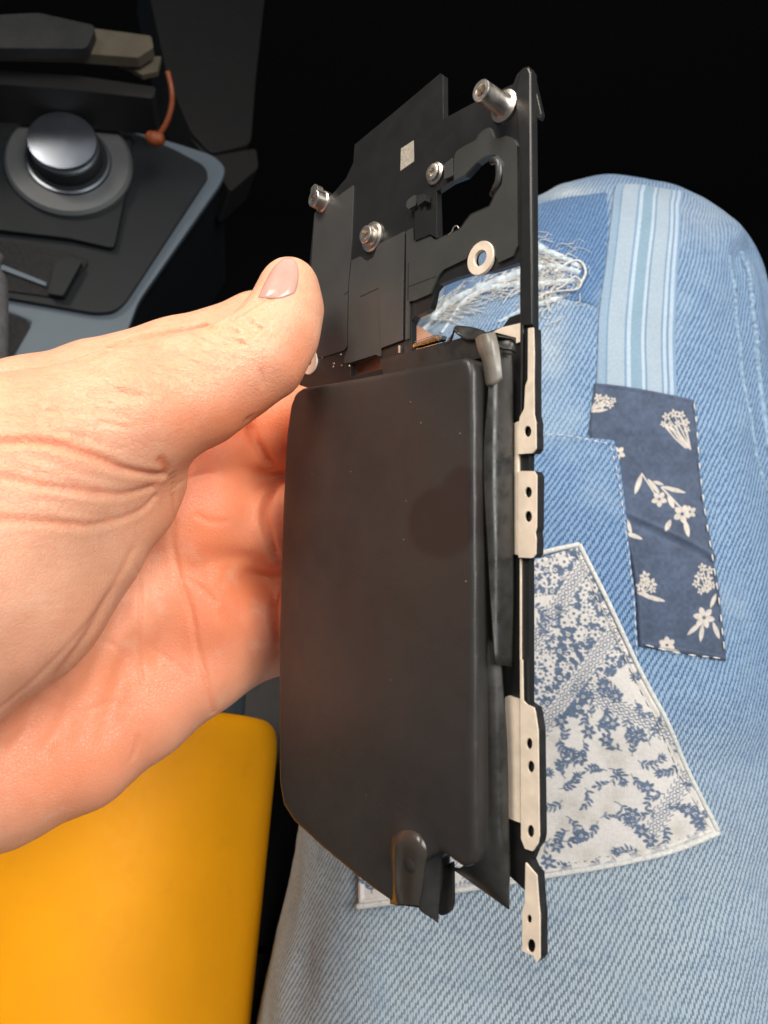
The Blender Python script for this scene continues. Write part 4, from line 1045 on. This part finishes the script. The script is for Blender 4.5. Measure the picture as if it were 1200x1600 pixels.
# ------------------------------------------------------------------ yellow canister, seat, floor
t = NT('yellow_plastic')
n = t.noise(25, 3); n2 = t.noise(320, 4, .6)
vo = t.node('ShaderNodeTexVoronoi', i_Scale=60.0, i_Randomness=1.0); t.t.links.new(t.coord(), vo.inputs['Vector'])
sp = t.math('LESS_THAN', t.math('ADD', vo.outputs['Distance'], t.math('MULTIPLY', t.noise(700, 2), 0.03)), 0.042)
c = t.ramp(n, [(0.3, (0.62, 0.245, 0.001, 1)), (0.7, (0.70, 0.285, 0.001, 1))])
c = t.mix(t.math('MULTIPLY', sp, .8), c, (0.16, 0.07, 0.01, 1))
c = t.mix(t.math('MULTIPLY', t.mapr(t.noise(70, 6, .75), .55, .8, 0, 1), .30), c, (0.45, 0.17, 0.01, 1))
t.set(Base_Color=c, Roughness=t.mapr(n2, .3, .7, .5, .62), Specular_IOR_Level=.18, Normal=t.bump(n2, .00004), Subsurface_Weight=.1, Subsurface_Radius=(1, .5, .05), Subsurface_Scale=.005)
M['yellow'] = t.m
can = root('canister', px(60, 1900, 262), 'matte orange yellow plastic canister at the lower left under the hand', 'canister')
c0, c1 = px(202, 1113, 322), px(62, 1980, 255)
axis = c0-c1; Lc = np.linalg.norm(axis)
prof = [(0, 0), (50, 0), (62, 4), (65, 14), (66.5, Lc-16), (66, Lc-9), (64.5, Lc-4), (61, Lc-1), (54, Lc), (0, Lc+1)]
pc = rounded(A(*prof[1:-1]), 4, 3); pc = np.vstack([[0, 0], pc[3:-3], [0, Lc+1]]); pc[1:-1, 0] += 2
V, F = lathe_geo(c1, axis, [tuple(p) for p in pc], 72, (0, 0, 1)); mesh_obj('can_body', V, F, M['yellow'], can, True)
M['lid'] = basic('slate_plastic', (0.040, 0.060, 0.078, 1), .5, 0, .15, 60)
V, F = lathe_geo(c1 + norm(axis)*(Lc-1.0), axis, [(0, 0), (50, 0), (52, 2), (51, 22), (48, 25), (0, 25.5)], 48, (0, 0, 1)); o = mesh_obj('lid', V, F, M['lid'], can, True); auto_sharp(o)

M['carpet'] = basic('black_carpet', (0.007, 0.007, 0.008, 1), .95, 0, .4, 400, .8, 600, .05)
M['dark_plastic'] = basic('dark_grained_plastic', (0.013, 0.012, 0.0115, 1), .6, 0, .04, 60, .006, 1200, .35, .02)
M['seat'] = basic('charcoal_seat_fabric', (0.045, 0.040, 0.045, 1), .9, 0, .3, 200, .2, 900, .1)
def quad(name, P, mat, kind='structure', n=2):
    P = A(*P); u = np.linspace(0, 1, n); G = ((P[0]*(1-u)[:, None]+P[1]*u[:, None])[None]*(1-u)[:, None, None] + (P[3]*(1-u)[:, None]+P[2]*u[:, None])[None]*u[:, None, None])
    o = mesh_obj(name, G.reshape(-1, 3), [f[::-1] for f in grid_faces(n, n)], mat); o['kind'] = kind; return o
W2C = lambda w_: ((np.asarray(w_, float)-CAM) @ RM)*1000
# floor and the front bulkhead of the dark footwell
quad('floor', [tuple(W2C(p)) for p in ((-2, -1.2, -.12), (2, -1.2, -.12), (2, 1.3, -.12), (-2, 1.3, -.12))], M['carpet'])
quad('footwell_wall', [tuple(W2C(p)) for p in ((-2, 1.25, -.2), (2, 1.25, -.2), (2, 1.0, 1.4), (-2, 1.0, 1.4))], M['carpet'])
# seat cushion edge between canister and leg
def rbox(pl, poly, h0, h1, name, mat, parent, r=6, bev=6):
    return plate(name, pl, poly, h0, h1, mat, parent, rnd=r, bevel=bev)
SEAT = Plane(px(400, 1300, 372), (1, 0, 0), (0, .80, -.60))
seat = root('seat_cushion', px(430, 1500, 400), 'dark charcoal car seat edge between the canister and the jeans', 'car seat')
plate('cushion', SEAT, A((150, 1490), (640, 1490), (640, 1900), (150, 1900)), -90, 14, M['seat'], seat, rnd=10, bevel=6)
plate('side_trim', SEAT, A((300, 1020), (620, 1020), (620, 1478), (300, 1478)), -90, 0, M['dark_plastic'], seat, rnd=10, bevel=6)

# ------------------------------------------------------------------ console with rotary knob (upper left, out of focus)
K = Plane(px(108, 252, 520), (0.978, 0, -.206), (0.0, .975, -.22))
M['trim'] = basic('satin_silver_trim', (0.12, 0.15, 0.175, 1), .45, .3, .03, 30, 0, 1000, .5, .02)  # silver darkened: the shade over the console is put into its colour
M['panel'] = basic('black_console_plastic', (0.009, 0.0105, 0.012, 1), .5, 0, .03, 60, .004, 900, .35, .02)
M['chrome'] = basic('brushed_chrome', (0.42, 0.46, 0.52, 1), .30, 1, .02, 30, 0, 1000, .5, .02)
M['ring'] = basic('satin_ring', (0.16, 0.165, 0.165, 1), .42, .6, .03, 30, 0, 1000, .5, .02)
con_ = root('centre_console', K.at(100, 400, -30), 'black centre console panel with a satin silver surround at upper left', 'console')
plate('surround', K, A((-260, 120), (60, 160), (282, 226), (334, 243), (353, 262), (346, 284), (216, 470), (190, 540), (150, 640), (-260, 640)), -5, 0, M['trim'], con_, rnd=14, bevel=1.5)
plate('console_body', K, A((-260, 122), (60, 162), (280, 228), (332, 245), (351, 263), (344, 284), (214, 470), (188, 540), (148, 638), (-260, 638)), -160, -5.5, M['panel'], con_, rnd=14, bevel=4)
plate('inner_panel', K, A((-260, 100), (60, 150), (270, 232), (318, 258), (326, 272), (196, 470), (178, 486), (150, 489), (-60, 452), (-260, 420)), .5, 5, M['panel'], con_, rnd=14, bevel=2.0)
plate('knob_plinth', K, A((-60, 330), (40, 190), (205, 205), (205, 260), (178, 388), (110, 372), (-60, 352)), 5, 10, M['panel'], con_, rnd=10, bevel=3)
tr = plate('tray', K, A((-120, 372), (20, 378), (132, 398), (138, 410), (96, 464), (84, 464), (-120, 436)), 5, 6.5, M['hole'], con_, rnd=8, bevel=.6)
plate('tray_edge', K, A((-120, 390), (0, 412), (72, 441), (72, 447), (0, 420), (-120, 400)), 6.5, 9, M['trim'], con_, rnd=1, bevel=.5)
plate('tray_divider', K, A((86, 410), (108, 400), (128, 408), (98, 462), (74, 458)), 6.5, 12, M['panel'], con_, rnd=4, bevel=2)
plate('cup_opening', K, A((-80, 486), (14, 488), (44, 500), (48, 508), (18, 560), (-80, 600)), .2, 1.0, M['hole'], con_, rnd=6, bevel=.3)
V, F = tube_geo(catmull([K.at(x, y, 1.2) for x, y in ((-40, 482), (6, 486), (40, 497), (47, 503))], 8), 1.0, 8); mesh_obj('opening_rim', V, F, M['trim'], con_, True)
knob = root('rotary_knob', K.at(108, 252, 10), 'chrome capped rotary selector knob with a satin ring on the console', 'knob')
for nm, prof, mt in (('base_ring', [(40, 0), (40, 3), (38, 5.0), (27, 5.0), (26, 4), (26, 0)], 'ring'),
                     ('collar', [(25.5, 0), (25.5, 6), (24, 7.5), (0, 7.5)], 'panel'),
                     ('trim_band', [(25, 5.2), (26.2, 5.4), (26.2, 6.6), (25, 6.8)], 'chrome'),
                     ('grip', [(22, 7), (21.5, 17), (20, 18), (0, 18)], 'panel'),
                     ('cap', [(20.5, 17), (21.2, 18), (21.2, 22.2), (20.6, 23.0), (14, 23.6), (0, 23.6)], 'chrome')):
    V, F = lathe_geo(K.at(110, 258, 10), K.n, [(r_*1.08, z_*1.1) for r_, z_ in prof], 48, K.v); o = mesh_obj(nm, V, F, M[mt], knob, True); auto_sharp(o, 40)
# handbrake sleeve blurred at the frame's left edge
V, F = tube_geo(catmull(A(px(-36, 400, 400), px(-33, 460, 398), px(-33, 530, 396), px(-38, 640, 394)), 6), [14, 12, 12, 14, 15, 15, 15, 15, 15, 15, 15, 15, 15, 15, 15, 15, 15, 15, 15][:19], 16)
M['grey_cloth'] = basic('grey_fabric', (0.16, 0.15, 0.15, 1), .9, 0, .2, 200, .3, 500, .1)
tag(mesh_obj('lever_boot', V, F, M['grey_cloth'], None, True), 'grey fabric sleeve at the left edge beside the console opening', 'lever')
# storage shelf with papers, dark pillar, cables
SH = Plane(px(120, 120, 640), (0.99, -0.10, 0.0), (0.0, .35, -.93))
shelf = root('storage_shelf', SH.at(60, 130, -20), 'dark open storage shelf above the rotary knob', 'shelf')
plate('shelf_board', K, A((-260, 92), (120, 118), (244, 136), (240, 154), (110, 140), (-260, 112)), 20, 55, M['dark_plastic'], shelf, rnd=6, bevel=8)
M['paper'] = basic('shaded_paper', (0.085, 0.068, 0.045, 1), .8, 0, .15, 60)  # cream paper darkened to carry the dashboard's shade in its colour
M['paper_dark'] = basic('shaded_booklet', (0.012, 0.012, 0.012, 1), .6, 0, .4, 60)  # likewise darkened for the shade inside the shelf
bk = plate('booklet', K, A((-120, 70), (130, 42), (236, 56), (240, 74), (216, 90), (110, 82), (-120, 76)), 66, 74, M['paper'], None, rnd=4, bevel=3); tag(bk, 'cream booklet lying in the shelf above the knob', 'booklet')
bk = plate('booklet', K, A((-160, 30), (60, 20), (150, 40), (136, 76), (-160, 74)), 74.5, 82, M['paper_dark'], None, rnd=10, bevel=3.5); tag(bk, 'folder darkened as if in shade, lying on the cream booklet', 'folder')
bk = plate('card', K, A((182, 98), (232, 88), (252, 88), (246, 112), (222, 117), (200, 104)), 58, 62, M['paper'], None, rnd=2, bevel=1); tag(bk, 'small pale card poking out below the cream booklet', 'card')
PIL = Plane(px(330, 120, 600), (0.88, 0, -.48), (-.12, .9, -.4))
pil = root('dashboard_pillar', px(330, 240, 600), 'dark grey dashboard pillar sloping down behind the console corner', 'trim panel')
plate('pillar_face', PIL, A((222, -60), (420, -60), (400, 120), (392, 225), (330, 240), (298, 205), (262, 120)), -40, 0, M['dark_plastic'], pil, rnd=12, bevel=8)
plate('pillar_foot', PIL, A((296, 214), (330, 244), (400, 232), (404, 262), (360, 300), (340, 268)), -30, 3, M['dark_plastic'], pil, rnd=6, bevel=4)
M['orange'] = basic('orange_cable', (0.22, 0.05, 0.012, 1), .5, 0, .1, 100)
M['redc'] = basic('dull_red_cable', (0.09, 0.018, 0.012, 1), .6, 0, .1, 100)
cb = root('orange_cable', px(240, 215, 484), 'thin orange cable curving down to a plug beside the pillar', 'cable')
V, F = tube_geo(catmull(A(px(262, 112, 470), px(268, 140, 472), px(268, 165, 476), px(261, 190, 480), px(248, 212, 484)), 8), 1.8, 10); mesh_obj('lead', V, F, M['orange'], cb, True)
V, F = tube_geo(catmull(A(px(255, 217, 484), px(242, 217, 485), px(230, 212, 485)), 5), [3.2, 3.8, 4.2, 4.6, 5, 5, 5, 4.4, 4, 4, 3][:11], 12); mesh_obj('plug', V, F, M['orange'], cb, True)
rc = root('red_cable', px(30, 165, 560), 'dull red cable loop behind the rotary knob', 'cable')
for yy in (158, 166, 174):
    V, F = tube_geo(catmull(A(px(-60, yy-2, 575), px(0, yy-3, 570), px(50, yy+2, 562), px(88, 174, 556)), 6), 2.6, 10); mesh_obj('strand', V, F, M['redc'], rc, True)
